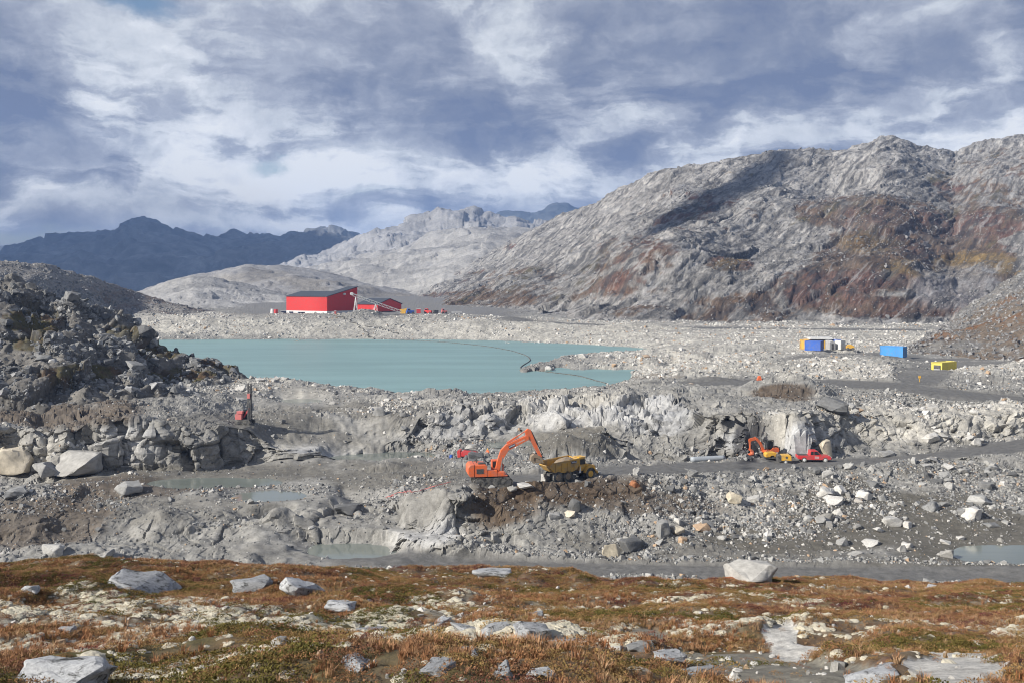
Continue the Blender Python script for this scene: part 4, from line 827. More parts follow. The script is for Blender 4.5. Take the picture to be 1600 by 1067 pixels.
def person(px_, D_, h=None):
    verts = [(0, 0, .95), (0, 0, 1.15), (0, 0, 1.38), (0, 0, 1.5), (0, .01, 1.63), (.11, 0, .9), (.14, .03, .5), (.15, 0, .08), (.15, .14, .04), (-.11, 0, .9), (-.15, -.04, .5), (-.17, -.02, .08), (-.17, .12, .04), (.2, 0, 1.42), (.3, .02, 1.15), (.28, .16, .95), (-.2, 0, 1.42), (-.3, .05, 1.15), (-.22, .2, .98)]
    edges = [(0, 1), (1, 2), (2, 3), (3, 4), (0, 5), (5, 6), (6, 7), (7, 8), (0, 9), (9, 10), (10, 11), (11, 12), (2, 13), (13, 14), (14, 15), (2, 16), (16, 17), (17, 18)]
    rad = [.15, .14, .16, .06, .10, .10, .075, .055, .05, .10, .075, .055, .05, .075, .055, .035, .075, .055, .035]
    me = bpy.data.meshes.new('body'); me.from_pydata(verts, edges, []); me.materials.append(M['hi_vis'])
    o = bpy.data.objects.new('body', me); COL.objects.link(o); o.modifiers.new('skin', 'SKIN'); sb = o.modifiers.new('sub', 'SUBSURF'); sb.levels = sb.render_levels = 1
    for i, r in enumerate(rad): me.skin_vertices[0].data[i].radius = (r, r*.8); me.skin_vertices[0].data[i].use_root = i == 0
    root = empty('person'); o.parent = root
    b = MB(); b.cyl((0, .01, 1.66), (0, .01, 1.79), .125, 14, .07); b.cyl((0, .03, 1.65), (0, .03, 1.67), .16, 14); b.build('hard_hat', M['yellow'], root)
    b = MB(); b.cyl((0, 0, 1.1), (0, 0, 1.14), .17, 14); b.cyl((0, 0, 1.24), (0, 0, 1.28), .175, 14); b.build('reflective_stripe', M['white'], root)
    b = MB(); b.box((0, .1, 1.6), (.1, .05, .12)); b.build('face', M['skin'], root)
    tag(root, 'worker in an orange suit standing behind the big orange excavator', 'person'); place(root, px_, D_, R(150), .8, .8, h)
person(762, 152, 27.2)

# ---------------------------------------------------------------- containers
def container(label, px_, D_, rz, m, L=6.06, W_=2.44, H=2.59, door=1, window=False, name='shipping_container', group=None, lift=0.0, h=None, cat='container', bars='light_grey'):
    r = empty(name); tag(r, label, cat, group)
    b = MB(); b.box((0, 0, H/2+.05), (L-.16, W_-.16, H-.16)); b.build('wall', M[m], r)
    b = MB(); n = int(L/.3)
    for s in (-1, 1):
        for i in range(n): b.box((-L/2+.2+(L-.4)*(i+.5)/n, s*(W_/2-.07), H/2+.05), ((L-.4)/n*.5, .05, H-.3))
    b.build('corrugation', M[m], r)
    b = MB()
    for sx_ in (-1, 1):
        for sy_ in (-1, 1): b.box((sx_*(L/2-.07), sy_*(W_/2-.07), H/2+.05), (.14, .14, H))
        b.box((sx_*(L/2-.07), 0, .12), (.13, W_-.28, .15)); b.box((sx_*(L/2-.07), 0, H-.02), (.13, W_-.28, .13))
    for sy_ in (-1, 1): b.box((0, sy_*(W_/2-.07), .12), (L-.28, .13, .15)); b.box((0, sy_*(W_/2-.07), H-.02), (L-.28, .13, .13))
    b.build('frame', M[m], r)
    if door:
        for s in (-1, 1):
            b = MB(); b.box((door*(L/2-.05), s*W_*.24, H/2+.05), (.07, W_*.44, H-.35)); dd_ = b.build('door', M[m], r)
            b = MB()
            for k in (-.3, .3): b.cyl((door*(L/2+.01), s*W_*.24+k, .25), (door*(L/2+.01), s*W_*.24+k, H-.2), .03, 6)
            b.build('lock_rod', M[bars], dd_)
    place(r, px_, D_, rz, L*.62, W_*.8, h, lift); r.scale = (1.05, 1.05, 1.08)
    if window:
        b = MB(); b.box((-L/2-.0, -.1, H*.55), (.1, W_*.62, H*.5)); w_ = b.build('opening', M['dark_grey'], r)
        b = MB(); b.box((-L/2-.04, -.1, H*.45), (.08, W_*.55, .25)); b.build('shelf', M['light_grey'], w_)
    return r
container('bright sky blue shipping container standing on rubble beside the road fork', 1396, 268, R(-46), 'sky_blue', h=20.2)
container('pale yellow container with a dark square opening, beside the haul road', 1475, 226, R(38), 'pale_yellow', door=0, window=True, h=21.0)
container('yellow container at the left end of the tent camp', 1259, 302, R(60), 'yellow', h=20.4, L=4)
container('deep blue container at the front of the tent camp', 1272, 296, R(-38), 'blue', L=4.6, h=20.45)
container('blue container between the grey tent and the white cabin', 1305, 302, R(-70), 'blue', L=3, h=20.4, W_=1.8)
container('white cabin beside the blue container at the right of the camp', 1312.5, 300, R(-60), 'white', L=2.2, W_=1.9, H=2.5, h=20.4, name='site_cabin', cat='cabin')
container('small white box at the far right of the camp next to the yellow roller', 1319, 302, R(-30), 'white', L=1.8, W_=1.2, H=1.2, h=20.4, name='storage_box', cat='box', door=0)
g = empty('tent_shelter'); tag(g, 'white canvas roof shelter spanning the containers of the camp', 'tent')
b = MB(); b.prism([(-3.4, 2.9), (-3.2, 3.45), (3.2, 3.5), (3.5, 2.95)], -1.8, 1.8); b.build('roof', M['white'], g)
b = MB(); b.box((1.9, -1.5, 1.4), (1.2, .1, 2.8)); b.box((2.9, -1.5, 1.4), (.5, .1, 2.8)); b.build('wall_panel', M['white'], g)
b = MB(); b.box((1.05, -1.55, 1.3), (.35, .1, 2.5)); b.build('door', M['yellow'], g)
b = MB(); b.box((-.3, 1.6, 1.4), (6.4, .1, 2.8)); b.build('back_wall', M['light_grey'], g)
place(g, 1281, 303, R(-4), 4, 2.4, 20.4)
g = empty('grey_tent'); tag(g, 'grey walled tent right of the white canvas shelter', 'tent')
b = MB(); b.prism([(-.9, 0), (-.9, 2.2), (0, 2.7), (.9, 2.2), (.9, 0)], -1.2, 1.2); b.build('canvas', M['light_grey'], g)
b = MB(); b.box((0, -1.22, .9), (.7, .06, 1.7)); b.build('flap', M['dark_grey'], g); place(g, 1298, 300, R(10), 1.6, 1.4, 20.4)
g = empty('compact_roller'); tag(g, 'small yellow machine with black wheels at the right end of the camp', 'work vehicle')
b = MB(); b.prism([(-1.1, .6), (-1.1, 1.3), (-.5, 1.7), (.4, 1.7), (1.2, 1.1), (1.2, .6)], -.6, .6); b.build('body', M['yellow'], g, .05)
for x in (-.7, .75):
    for y in (-.6, .6): wheel(g, x, y, .42, .3, 'dark_grey')
b = MB(); b.bar((-.9, 0, 1.4), (-2.0, 0, 1.9), .12); b.build('handle', M['steel'], g); place(g, 1328, 296, R(-6), 1.5, 1.1, 20.4)

def marker(px_, D_, hh, m, label, sign=None):
    r = empty('marker_post'); tag(r, label, 'post')
    b = MB(); b.cyl((0, 0, -.2), (0, 0, hh), .06, 8); b.build('post', M['light_grey' if m == 'white' else m], r)
    b = MB(); b.box((0, 0, hh), (.42, .22, .5)); b.build('sign', M[m], r)
    if sign: b = MB(); b.box((0, 0, hh*.35), (.45, .25, .4)); b.build('base', M['white'], r)
    x, y = XY(px_, D_); r.location = (x, y, ground_z(x, y)); return r
marker(1508, 205, 1.9, 'white', 'white marker post above the bend of the haul road', 1)
marker(1511.5, 190, 1.3, 'white', 'white marker post below the haul road at the right')
marker(1437, 200, 1.0, 'yellow', 'short yellow marker post on the road edge')
g = MB(); g.prism([(-.5, 0), (-.15, .9), (.25, .9), (.6, 0)], -.4, .4); g = g.build('equipment_case', M['orange'], None, .04); tag(g, 'small orange case on the road edge above the tan mound', 'case'); x, y = XY(1186, 205); g.location = (x, y, ground_z(x, y)-.05)
g = MB(); g.tube([(0, 0, .0), (0, 0, .5)], .25, 10); g = g.build('barrel', M['blue']); tag(g, 'tiny blue drum at the edge of the muddy pond left of the red carrier', 'drum'); x, y = XY(705, 152); g.location = (x, y, ground_z(x, y))
def hose(pts, r, m, label, name='hose', cat='hose', lake=False, lift=.05, n=8):
    v = []
    for (a, b_), (c_, d_) in zip(pts[:-1], pts[1:]):
        for i in range(n): v.append((a+(c_-a)*i/n, b_+(d_-b_)*i/n))
    v.append(pts[-1]); v = np.array(v, float)
    for _ in range(6): v[1:-1] = (v[:-2]+2*v[1:-1]+v[2:])/4
    b = MB(); q = []
    for u0, v0 in v:
        if lake: D_ = 25*F/(v0-YH); x, y = XY(u0, D_); q.append((x, y, max(LAKEZ, ground_z(x, y))+lift))
        else: p = spot(u0, v0); q.append((p.x, p.y, p.z+lift))
    b.tube(q, r, 6); o = b.build(name, m, None, 0, True); tag(o, label, cat); return o
hose([(592, 530), (640, 531.5), (700, 535), (760, 541), (800, 548), (824, 556), (830, 563), (815, 572), (812, 576), (845, 580), (905, 587), (935, 596), (948, 599)], .17, M['rubber'], 'black floating boom line curving across the turquoise lake', 'floating_boom', 'boom', True, .05)

# ---------------------------------------------------------------- mill buildings on the far shore
def wall_panels(b, p0, p1, z0, z1a, z1b, th=.08, n=24):
    """standing sheet-metal ribs on a wall between two plan points, top sloping z1a..z1b"""
    p0, p1 = Vector(p0), Vector(p1); d = p1-p0; nn = Vector((d.y, -d.x)).normalized()
    for i in range(n):
        t_ = (i+.5)/n; c_ = p0+d*t_+nn*th; zt = z1a+(z1b-z1a)*t_-.15
        b.bar((c_.x, c_.y, z0), (c_.x, c_.y, zt), .12, .08)
bx_, by_ = XY(511, 470); A_ = R(30); wl, dl = 25.5, 22.5
dL = Vector((-math.cos(A_), math.sin(A_))); dR = Vector((math.sin(A_), math.cos(A_)))
hb_ = CAMZ-15.2; zb = level(bx_-4, by_+12, 26, 22, hb_, 0, .25); 
z_ = lambda v0, D_: CAMZ-(v0-YH)*D_/F
r = empty('mill_hall', (bx_, by_, zb)); tag(r, 'large red mill hall with a dark sloping roof on the far shore', 'building')
H1, H3 = z_(464, 470)-zb, z_(449, 489)-zb; H2 = (H1+H3)/2; fr = .5
B0 = Vector((0, 0)); Apt = dL*wl; Cm = dR*dl*fr; Em = Apt+Cm; Cc = dR*dl; Fm = Cm+dL*wl*.22; Ff = Cc+dL*wl*.22
def vtx(p, z): return (p.x, p.y, z)
fd = 1.1                                             # pale concrete foundation height
b = MB(); b.add([vtx(p, z) for z in (fd,) for p in (B0, Apt, Em, Fm, Ff, Cc)]+[vtx(B0, H1), vtx(Apt, H1), vtx(Em, H2), vtx(Fm, H2), vtx(Ff, H3), vtx(Cc, H3), vtx(Cm, H2)],
     [(0, 6, 7, 1), (1, 7, 8, 2), (2, 8, 9, 3), (3, 9, 10, 4), (4, 10, 11, 5), (5, 11, 12, 6, 0)]); wl_ = b.build('wall', M['bright_red'], r)
b = MB(); wall_panels(b, Apt, B0, fd, H1, H1, .05, 40); wall_panels(b, B0, Cc, fd, H1, H3, .05, 46); b.build('cladding_rib', M['bright_red'], wl_)
o_ = .35; up = .28
def slab(b, ps):
    ps = [Vector(p) for p in ps]; n = len(ps); b.add([p for p in ps]+[p+Vector((0, 0, up)) for p in ps], [tuple(range(n))[::-1], tuple(range(n, 2*n))]+[(i, (i+1) % n, (i+1) % n+n, i+n) for i in range(n)])
b = MB(); sl = (H3-H1)/dl
q = lambda a, c_: Vector(vtx(dL*a+dR*c_, H1+sl*c_+.02))
slab(b, [q(-o_, -o_), q(-o_, dl*fr), q(wl+o_, dl*fr), q(wl+o_, -o_)]); slab(b, [q(-o_, dl*fr+.01), q(-o_, dl+o_), q(wl*.22+o_, dl+o_), q(wl*.22+o_, dl*fr+.01)]); b.build('roof', M['roof_slate'], r)
b = MB(); b.add([vtx(p*1.0, z) for z in (-1.5, fd) for p in (B0+(-dR)*.06, Apt+(-dR)*.06, Em, Fm, Ff, Cc)], [(i, (i+1) % 6, (i+1) % 6+6, i+6) for i in range(6)]); b.build('foundation', M['white'], r)
b = MB(); c0 = dR*12.0+Vector((dR.y, -dR.x))*.1; b.cyl((c0.x, c0.y, H2+.1-1.2), (c0.x+.8, c0.y-.5, H2-1.1), .55, 12); b.build('vent', M['white'], r)
# second hall
b2x, b2y = XY(590, 500); r = empty('red_shed', (b2x, b2y, zb)); tag(r, 'lower red shed with a dark roof half hidden behind the conveyor', 'building'); A2 = R(38)
dL2 = Vector((-math.cos(A2), math.sin(A2))); dR2 = Vector((math.sin(A2), math.cos(A2))); L1, L2 = 14.5, 17.0
B0 = Vector((0, 0)); A1 = dL2*L1; C1 = dR2*L2; E1 = A1+C1; Mx = dR2*L2*.5; h1, h2 = 3.6, 6.3
b = MB(); b.add([vtx(p, 0) for p in (B0, A1, E1, C1)]+[vtx(B0, h1), vtx(A1, h1), vtx(A1+Mx, h2), vtx(E1, h1), vtx(C1, h1), vtx(Mx, h2)], [(0, 4, 5, 1), (1, 5, 6, 7, 2), (2, 7, 8, 3), (3, 8, 9, 4, 0)]); wo = b.build('wall', M['bright_red'], r)
b = MB(); wall_panels(b, A1, B0, 0, h1, h1, .05, 26); b.build('cladding_rib', M['bright_red'], wo)
b = MB(); g_ = lambda a, c_, z: Vector(vtx(dL2*a+dR2*c_, z)); slab(b, [g_(-.4, -.4, h1-.1), g_(-.4, L2/2, h2+.02), g_(L1+.4, L2/2, h2+.02), g_(L1+.4, -.4, h1-.1)]); slab(b, [g_(-.4, L2/2, h2+.02), g_(-.4, L2+.4, h1-.1), g_(L1+.4, L2+.4, h1-.1), g_(L1+.4, L2/2, h2+.02)]); b.build('roof', M['roof_slate'], r)
b = MB(); c0 = dL2*3+(-dR2)*.08; b.box((c0.x, c0.y, 1.6), (3.0, .12, 3.2), (0, 0, -A2)); b.build('door', M['red'], r)
# conveyor
P0 = Vector((*XY(551, 464), z_(461, 464))); P1 = Vector((*XY(630, 470), z_(489, 470))); ax = P1-P0
r = empty('conveyor', (P0.x, P0.y, zb)); tag(r, 'pale lattice conveyor rising from the crusher to the mill hall', 'conveyor')
off = Vector((P0.x, P0.y, zb)); sd = Vector((-ax.y, ax.x, 0)).normalized()*.7; uz = Vector((0, 0, 1))
b = MB(); n = 20
for s in (-1, 1):
    for z in (-.55, .55): b.bar(P0-off+sd*s+uz*z, P1-off+sd*s+uz*z, .16)
    for i in range(n):
        a, c_ = P0-off+ax*(i/n)+sd*s, P0-off+ax*((i+1)/n)+sd*s; b.bar(a+uz*(.55 if i % 2 else -.55), c_+uz*(-.55 if i % 2 else .55), .1)
b.build('truss', M['white'], r)
b = MB(); b.bar(P0-off+uz*.7-ax*.02, P1-off+uz*.7, 1.2, .12); b.build('belt', M['light_grey'], r)
b = MB(); b.cyl(P0-off-ax.normalized()*.4-sd*1.1+uz*.3, P0-off-ax.normalized()*.4+sd*1.1+uz*.3, .75, 14); b.build('head_drum', M['white'], r)
for f_, w0 in ((.06, 1.2), (.45, 1.6)):
    b = MB(); q0 = P0+ax*f_-off
    for s in (-1, 1): b.bar(q0+sd*s-uz*.4, Vector((q0.x+s*w0*.5, q0.y, 0)), .2); b.bar(q0+sd*s-uz*.4, Vector((q0.x-s*w0*.9, q0.y-.5, 0)), .16)
    b.bar(Vector((q0.x-w0*.6, q0.y, q0.z*.5)), Vector((q0.x+w0*.6, q0.y, q0.z*.5)), .14); b.build('trestle', M['white'], r)
b = MB(); q1 = P1-off; b.prism([(q1.x-1.2, 0), (q1.x-1.6, 2.0), (q1.x+1.8, 2.4), (q1.x+1.0, 0)], q1.y-1, q1.y+1); b.build('hopper', M['yellow'], r)
# yard clutter, each a thing
def crate(name, px_, D_, d_, m, label, cat, rz=0.0, extra=None):
    r = empty(name); tag(r, label, cat); b = MB(); b.box((0, 0, d_[2]/2), d_); b.build('body', M[m], r, .06)
    if extra == 'cab':
        b = MB(); b.box((-d_[0]*.22, 0, d_[2]+.4), (d_[0]*.4, d_[1]*.9, .9)); cb = b.build('cab', M[m], r, .06)
        b = MB(); b.box((-d_[0]*.22, -d_[1]*.46, d_[2]+.45), (d_[0]*.3, .05, .5)); b.build('window', M['glass'], cb)
        for x in (-d_[0]*.3, d_[0]*.3): wheel(r, x, -d_[1]/2, .5, .35, 'dark_grey', .25)
    elif extra == 'lid': b = MB(); b.box((0, 0, d_[2]+.08), (d_[0]*1.05, d_[1]*1.05, .14)); b.build('lid', M['white'], r)
    x, y = XY(px_, D_); r.location = (x, y, max(zb, ground_z(x, y))-.05); r.rotation_euler = (0, 0, rz)
g = empty('storage_tank'); tag(g, 'round white tank with a red half left of the mill hall', 'tank')
b = MB(); b.cyl((-.6, 0, 0), (-.6, 0, 2.2), 1.1, 18, .9); b.build('tank_body', M['white'], g); b = MB(); b.cyl((1.0, -.2, 0), (1.0, -.2, 2.0), 1.0, 18, .85); b.build('red_tank', M['red'], g); x, y = XY(428, 474); g.location = (x, y, ground_z(x, y)-.1)
crate('blue_crate', 443, 474, (2.4, 1.6, 1.1), 'navy', 'dark blue crate between the round tank and the mill hall', 'crate', .3, 'lid')
crate('blue_crate', 455, 472, (2.0, 1.4, .9), 'navy', 'left dark crate at the foot of the mill hall front', 'crate', .2)
crate('blue_crate', 471, 470, (3.0, 1.4, .8), 'navy', 'longer dark crate at the foot of the mill hall front', 'crate', .5)
crate('red_crate', 524, 463, (.9, .9, 1.5), 'pink', 'small pink red cabinet at the shaded side of the mill hall', 'cabinet', .2, 'lid')
crate('work_vehicle', 641, 474, (3.6, 2.0, 1.4), 'blue', 'dark blue vehicle at the foot of the conveyor', 'work vehicle', .3, 'cab')
crate('work_vehicle', 654, 474, (2.0, 2.0, 2.0), 'red', 'red machine with a white lid right of the blue vehicle', 'work vehicle', .1, 'lid')
crate('work_vehicle', 669, 476, (3.4, 2.0, 1.3), 'bright_red', 'bright red vehicle in the middle of the yard right of the conveyor', 'work vehicle', -.2, 'cab')
crate('work_vehicle', 681, 476, (2.2, 1.6, 1.5), 'dark_grey', 'dark machine between the two red vehicles', 'work vehicle', .4)
crate('work_vehicle', 694, 478, (2.6, 1.8, 1.2), 'pink', 'pinkish red vehicle at the right end of the yard', 'work vehicle', .3, 'cab')
crate('steel_container', 714, 478, (5.0, 2.0, .9), 'light_grey', 'low pale steel box furthest right in the mill yard', 'container', .1)

# re-send the ground after levelling, then lay the lines that rest on it
ground.data.vertices.foreach_set('co', G_P.reshape(-1).astype(np.float32)); ground.data.update(); GU, GV = project(G_P)
hose([(520, 490), (545, 497), (562, 508), (575, 522), (584, 530)], .16, M['rubber'], 'black hose running from the mill hall down to the water', lift=.1)
hose([(575, 508), (600, 511), (622, 520)], .14, M['rubber'], 'short black hose branching right on the far embankment', lift=.1)
hose([(598, 779), (612, 775), (622, 771), (634, 768), (646, 770), (664, 763), (684, 757), (702, 753)], .04, M['pink'], 'red safety netting line strung over rubble left of the excavator', 'safety_line', 'netting', lift=.25)

# ---------------------------------------------------------------- stones
def rock_mesh(name, seed, m, npts=16, flat=.75, detail=0, rough=.06):
    r = random.Random(seed); bm = bmesh.new()
    for i in range(npts):
        v = Vector((r.gauss(0, 1), r.gauss(0, 1), r.gauss(0, 1))).normalized()*r.uniform(.8, 1.0)
        # push towards a block: angular, few big faces
        v = Vector([math.copysign(abs(c)**.62, c) for c in v]); v.z *= flat; bm.verts.new(v*.62)
    res = bmesh.ops.convex_hull(bm, input=bm.verts)
    bmesh.ops.delete(bm, geom=[g for g in set(res['geom_interior']+res['geom_unused']) if isinstance(g, bmesh.types.BMVert)], context='VERTS')
    bmesh.ops.dissolve_limit(bm, angle_limit=.35, verts=bm.verts, edges=bm.edges)
    if detail:
        bmesh.ops.bevel(bm, geom=list(bm.edges), offset=.045, segments=2, affect='EDGES', profile=.7)
        bmesh.ops.triangulate(bm, faces=bm.faces)
        bmesh.ops.subdivide_edges(bm, edges=[e for e in bm.edges if e.calc_length() > .22], cuts=2, use_grid_fill=True)
        from mathutils import noise as mn
        for v in bm.verts:
            q = v.co*2.2+Vector((seed, 0, 0)); v.co += v.normal*(mn.noise(q)*rough*1.4+mn.noise(q*3)*rough*.6)
    me = bpy.data.meshes.new(name); bm.to_mesh(me); bm.free(); me.materials.append(m)
    if detail: me.polygons.foreach_set('use_smooth', [True]*len(me.polygons)); me.set_sharp_from_angle(angle=R(32))
    return me
M_pst = stone_mat('pale stone', (.25, .24, .22), (.47, .455, .425), (.60, .575, .53), lf=.12, wf=.07)
M_gst = stone_mat('grey stone', (.10, .10, .10), (.25, .247, .238), (.45, .438, .41), lf=.16, wf=.05)
M_dst = stone_mat('lichen stone', (.12, .12, .12), (.22, .22, .215), (.38, .375, .365), lf=.45, scale=2.2)
M_mst = stone_mat('mountain stone', (.13, .13, .13), (.22, .215, .21), (.34, .33, .32), lf=.2)
M_fst = stone_mat('tundra boulder', (.27, .275, .28), (.34, .345, .35), (.44, .445, .45), lich=(.05, .05, .048), lf=.8, scale=5.5)

def scatter(name, P, size, srcs, seed=1, sink=.25, aniso=.35, label=None, tilt=1.0):
    n = len(P); r = np.random.default_rng(seed)
    sz = size[:, None]*(1+aniso*(r.random((n, 3))*2-1)); pos = P.copy(); pos[:, 2] += size*(.5-sink)-size*.25
    me = bpy.data.meshes.new(name); me.vertices.add(n); me.vertices.foreach_set('co', pos.reshape(-1).astype(np.float32))
    a = me.attributes.new('scl', 'FLOAT_VECTOR', 'POINT'); a.data.foreach_set('vector', sz.reshape(-1).astype(np.float32))
    rot = r.random((n, 3))*2*math.pi; rot[:, :2] = (rot[:, :2]-math.pi)*tilt
    a = me.attributes.new('rot', 'FLOAT_VECTOR', 'POINT'); a.data.foreach_set('vector', rot.reshape(-1).astype(np.float32))
    a = me.attributes.new('idx', 'INT', 'POINT'); a.data.foreach_set('value', r.integers(0, len(srcs), n).astype(np.int32))
    o = bpy.data.objects.new(name, me); COL.objects.link(o)
    sc = bpy.data.collections.new(name+' sources')
    for i, s in enumerate(srcs): sc.objects.link(bpy.data.objects.new('source%02d' % i, s))
    g = bpy.data.node_groups.new(name, 'GeometryNodeTree'); g.interface.new_socket('Geometry', in_out='INPUT', socket_type='NodeSocketGeometry'); g.interface.new_socket('Geometry', in_out='OUTPUT', socket_type='NodeSocketGeometry')
    N = g.nodes; L = g.links; gi = N.new('NodeGroupInput'); go = N.new('NodeGroupOutput'); ip = N.new('GeometryNodeInstanceOnPoints'); ci = N.new('GeometryNodeCollectionInfo')
    ci.inputs[0].default_value = sc; ci.inputs['Separate Children'].default_value = True; ci.inputs['Reset Children'].default_value = True
    def na(nm, t): k = N.new('GeometryNodeInputNamedAttribute'); k.data_type = t; k.inputs[0].default_value = nm; return k.outputs[0]
    L.new(gi.outputs[0], ip.inputs['Points']); L.new(ci.outputs[0], ip.inputs['Instance']); ip.inputs['Pick Instance'].default_value = True
    L.new(na('idx', 'INT'), ip.inputs['Instance Index']); L.new(na('scl', 'FLOAT_VECTOR'), ip.inputs['Scale'])
    L.new(na('rot', 'FLOAT_VECTOR'), ip.inputs['Rotation']); L.new(ip.outputs[0], go.inputs[0])
    md = o.modifiers.new('stones', 'NODES'); md.node_group = g
    tag(o, label, None, None, 'stuff'); return o
def pick(P, wgt, n, seed):
    """n random points on a grid surface, density by weight per square metre"""
    r = np.random.default_rng(seed)
    e1 = np.linalg.norm(P[:-1, 1:]-P[:-1, :-1], axis=-1); e2 = np.linalg.norm(P[1:, :-1]-P[:-1, :-1], axis=-1)
    wt = (e1*e2*wgt[:-1, :-1]).reshape(-1).astype(np.float64); wt /= wt.sum()
    k = np.searchsorted(np.cumsum(wt), r.random(n)).clip(0, wt.size-1); C = P.shape[1]-1; i, j = k//C, k % C
    a, b = r.random(n)[:, None], r.random(n)[:, None]
    return P[i, j]*(1-a)*(1-b)+P[i, j+1]*a*(1-b)+P[i+1, j]*(1-a)*b+P[i+1, j+1]*a*b
def sizes(n, lo, hi, seed, p=2.2):
    r = np.random.default_rng(seed).random(n); return (lo**(-p)+r*(hi**(-p)-lo**(-p)))**(-1/p)
rk_p = [rock_mesh('pale_rock', 100+i, M_pst, 14, .78) for i in range(7)]
rk_g = [rock_mesh('grey_rock', 200+i, M_gst, 14, .7) for i in range(7)]
rk_d = [rock_mesh('dark_rock', 300+i, M_dst, 14, .8) for i in range(7)]
rk_m = [rock_mesh('hill_rock', 400+i, M_mst, 12, .7) for i in range(5)]

in_view = band(G_px, -60, 1660, 25)
NZ_ = np.abs(normals(G_P)[..., 2]); NZ_ = smooth_cols(smooth_rows(NZ_, 3), 3)
frm = (.12+.88*sstep(NZ_, .62, .85))*(G_D > 99)*in_view*(1-np.clip(flat*1.15, 0, 1)**.5)
inpool = np.zeros(G_D.shape)
for (_, a, b_, rx, ry, hh) in POOLS:
    X, Y = XY(a, b_); inpool = np.maximum(inpool, 1-sstep(pool_r(G_P, X, Y, rx, ry), .85, 1.0))
frm = frm*(1-inpool)*(G_P[..., 2] > np.where((G_D > 200) & (G_D < 440), LAKEZ-.1, -5))
u, v = GU, GV; patchy = .05+.95*sstep(fbm(G_P, 7, 4, 951)+.6*fbm(G_P, 24, 3, 953), -.18, .28)
bedrock = blobs(u, v, [(760, 662, 140, 30, 1), (900, 645, 120, 26, 1), (1010, 645, 80, 30, 1), (1100, 665, 60, 40, 1), (1240, 680, 70, 36, 1), (500, 690, 110, 34, .9), (200, 690, 70, 44, 1), (670, 825, 66, 44, 1), (500, 800, 60, 30, .8), (300, 700, 50, 30, .6)], fbm(G_P, 6, 4, 955)*.8)
frm = frm*(1-.9*bedrock)
dens_p = frm*(np.clip(pale, 0, 1)*1.0+.05)*patchy*(1-.7*np.clip(brown, 0, 1))*(G_D < 330)
dens_g = frm*(.15+.85*patchy)*(1-.8*np.clip(brown, 0, 1))*(1-.55*np.clip(mud, 0, 1))*(blobs(u, v, [(1180, 780, 260, 60, 1), (1350, 740, 200, 30, 1), (1540, 770, 120, 50, 1), (700, 690, 60, 30, .9), (930, 840, 200, 40, .8), (500, 800, 260, 60, .5), (330, 700, 160, 30, .35), (1100, 700, 100, 20, .8), (640, 770, 160, 30, .6), (1480, 620, 160, 14, .9), (90, 800, 120, 40, .6), (820, 860, 100, 24, .8), (1060, 890, 160, 12, .8), (850, 780, 120, 60, .35)], wn*.5)+.06)*(G_D < 330)
road_edge = frm*np.clip(band(D if False else G_D, np.interp(G_px, ROWS[8][0][0], ROWS[8][0][1])-3.0, np.interp(G_px, ROWS[8][0][0], ROWS[8][0][1])-.2, .3)+band(G_D, np.interp(G_px, ROWS[9][0][0], ROWS[9][0][1])+.1, np.interp(G_px, ROWS[9][0][0], ROWS[9][0][1])+1.6, .3), 0, 1)*sstep(G_px, 500, 600)
n1 = 30000; Pp = pick(G_P, dens_p*(.5+60/G_D), n1, 1); scatter('pale_rubble', Pp, sizes(n1, .16, 1.3, 2, 2.4), rk_p, 3)
n2 = 46000; Pg = pick(G_P, dens_g+road_edge*.8, n2, 4); scatter('grey_rubble', Pg, sizes(n2, .13, .95, 5, 2.4), rk_g, 6)
n3 = 26000; Pq = pick(G_P, frm*(G_D < 260)*(.4+.6*patchy), n3, 7); scatter('gravel', Pq, sizes(n3, .08, .28, 8), rk_g, 9)
far_d = in_view*(1-np.clip(far_road+site, 0, 1))*(G_D > 330)*(G_D < 470)*(G_P[..., 2] > LAKEZ-.2); n4 = 12000
Pf = pick(G_P, far_d*(.12+patchy**1.5), n4, 10); scatter('shore_rubble', Pf, sizes(n4, .3, 1.6, 11, 2.3), rk_p, 12)
def hgrid(P, lo=-30, hi=1630):
    uu, vv = project(P); return band(uu, lo, hi, 5)
LQ = LP[:230]; lu, lv = project(LQ); moss_l = blobs(lu, lv, [(120, 580, 75, 18, 1), (60, 500, 60, 22, .8), (190, 520, 50, 16, .6), (280, 585, 60, 12, .9), (250, 550, 50, 20, .6), (50, 540, 60, 16, .6)], fbm(LQ, 9, 4, 507)*1.1)
n5 = 16000; scatter('hillside_rubble', pick(LQ, hgrid(LQ, -30, 385)*(1-.93*moss_l)*(.08+sstep(fbm(LQ, 6, 4, 961), -.1, .4)), n5, 13), sizes(n5, .2, 2.0, 14, 2.0), rk_d, 15)
n6 = 5000; scatter('back_hillside_rubble', pick(BLP[:90], hgrid(BLP[:90]), n6, 16), sizes(n6, .4, 1.8, 17), rk_m, 18)
n7 = 17000; mp_ = MP[:300]; scatter('mountain_rubble', pick(mp_, hgrid(mp_, 600)*(.15+sstep(fbm(mp_, 30, 4, 971), -.2, .4)), n7, 19), sizes(n7, .45, 2.6, 20, 2.6), rk_m, 21)
n8 = 2600; scatter('spur_rubble', pick(SP[:110], hgrid(SP[:110]), n8, 22), sizes(n8, .4, 1.6, 23), rk_m, 24)

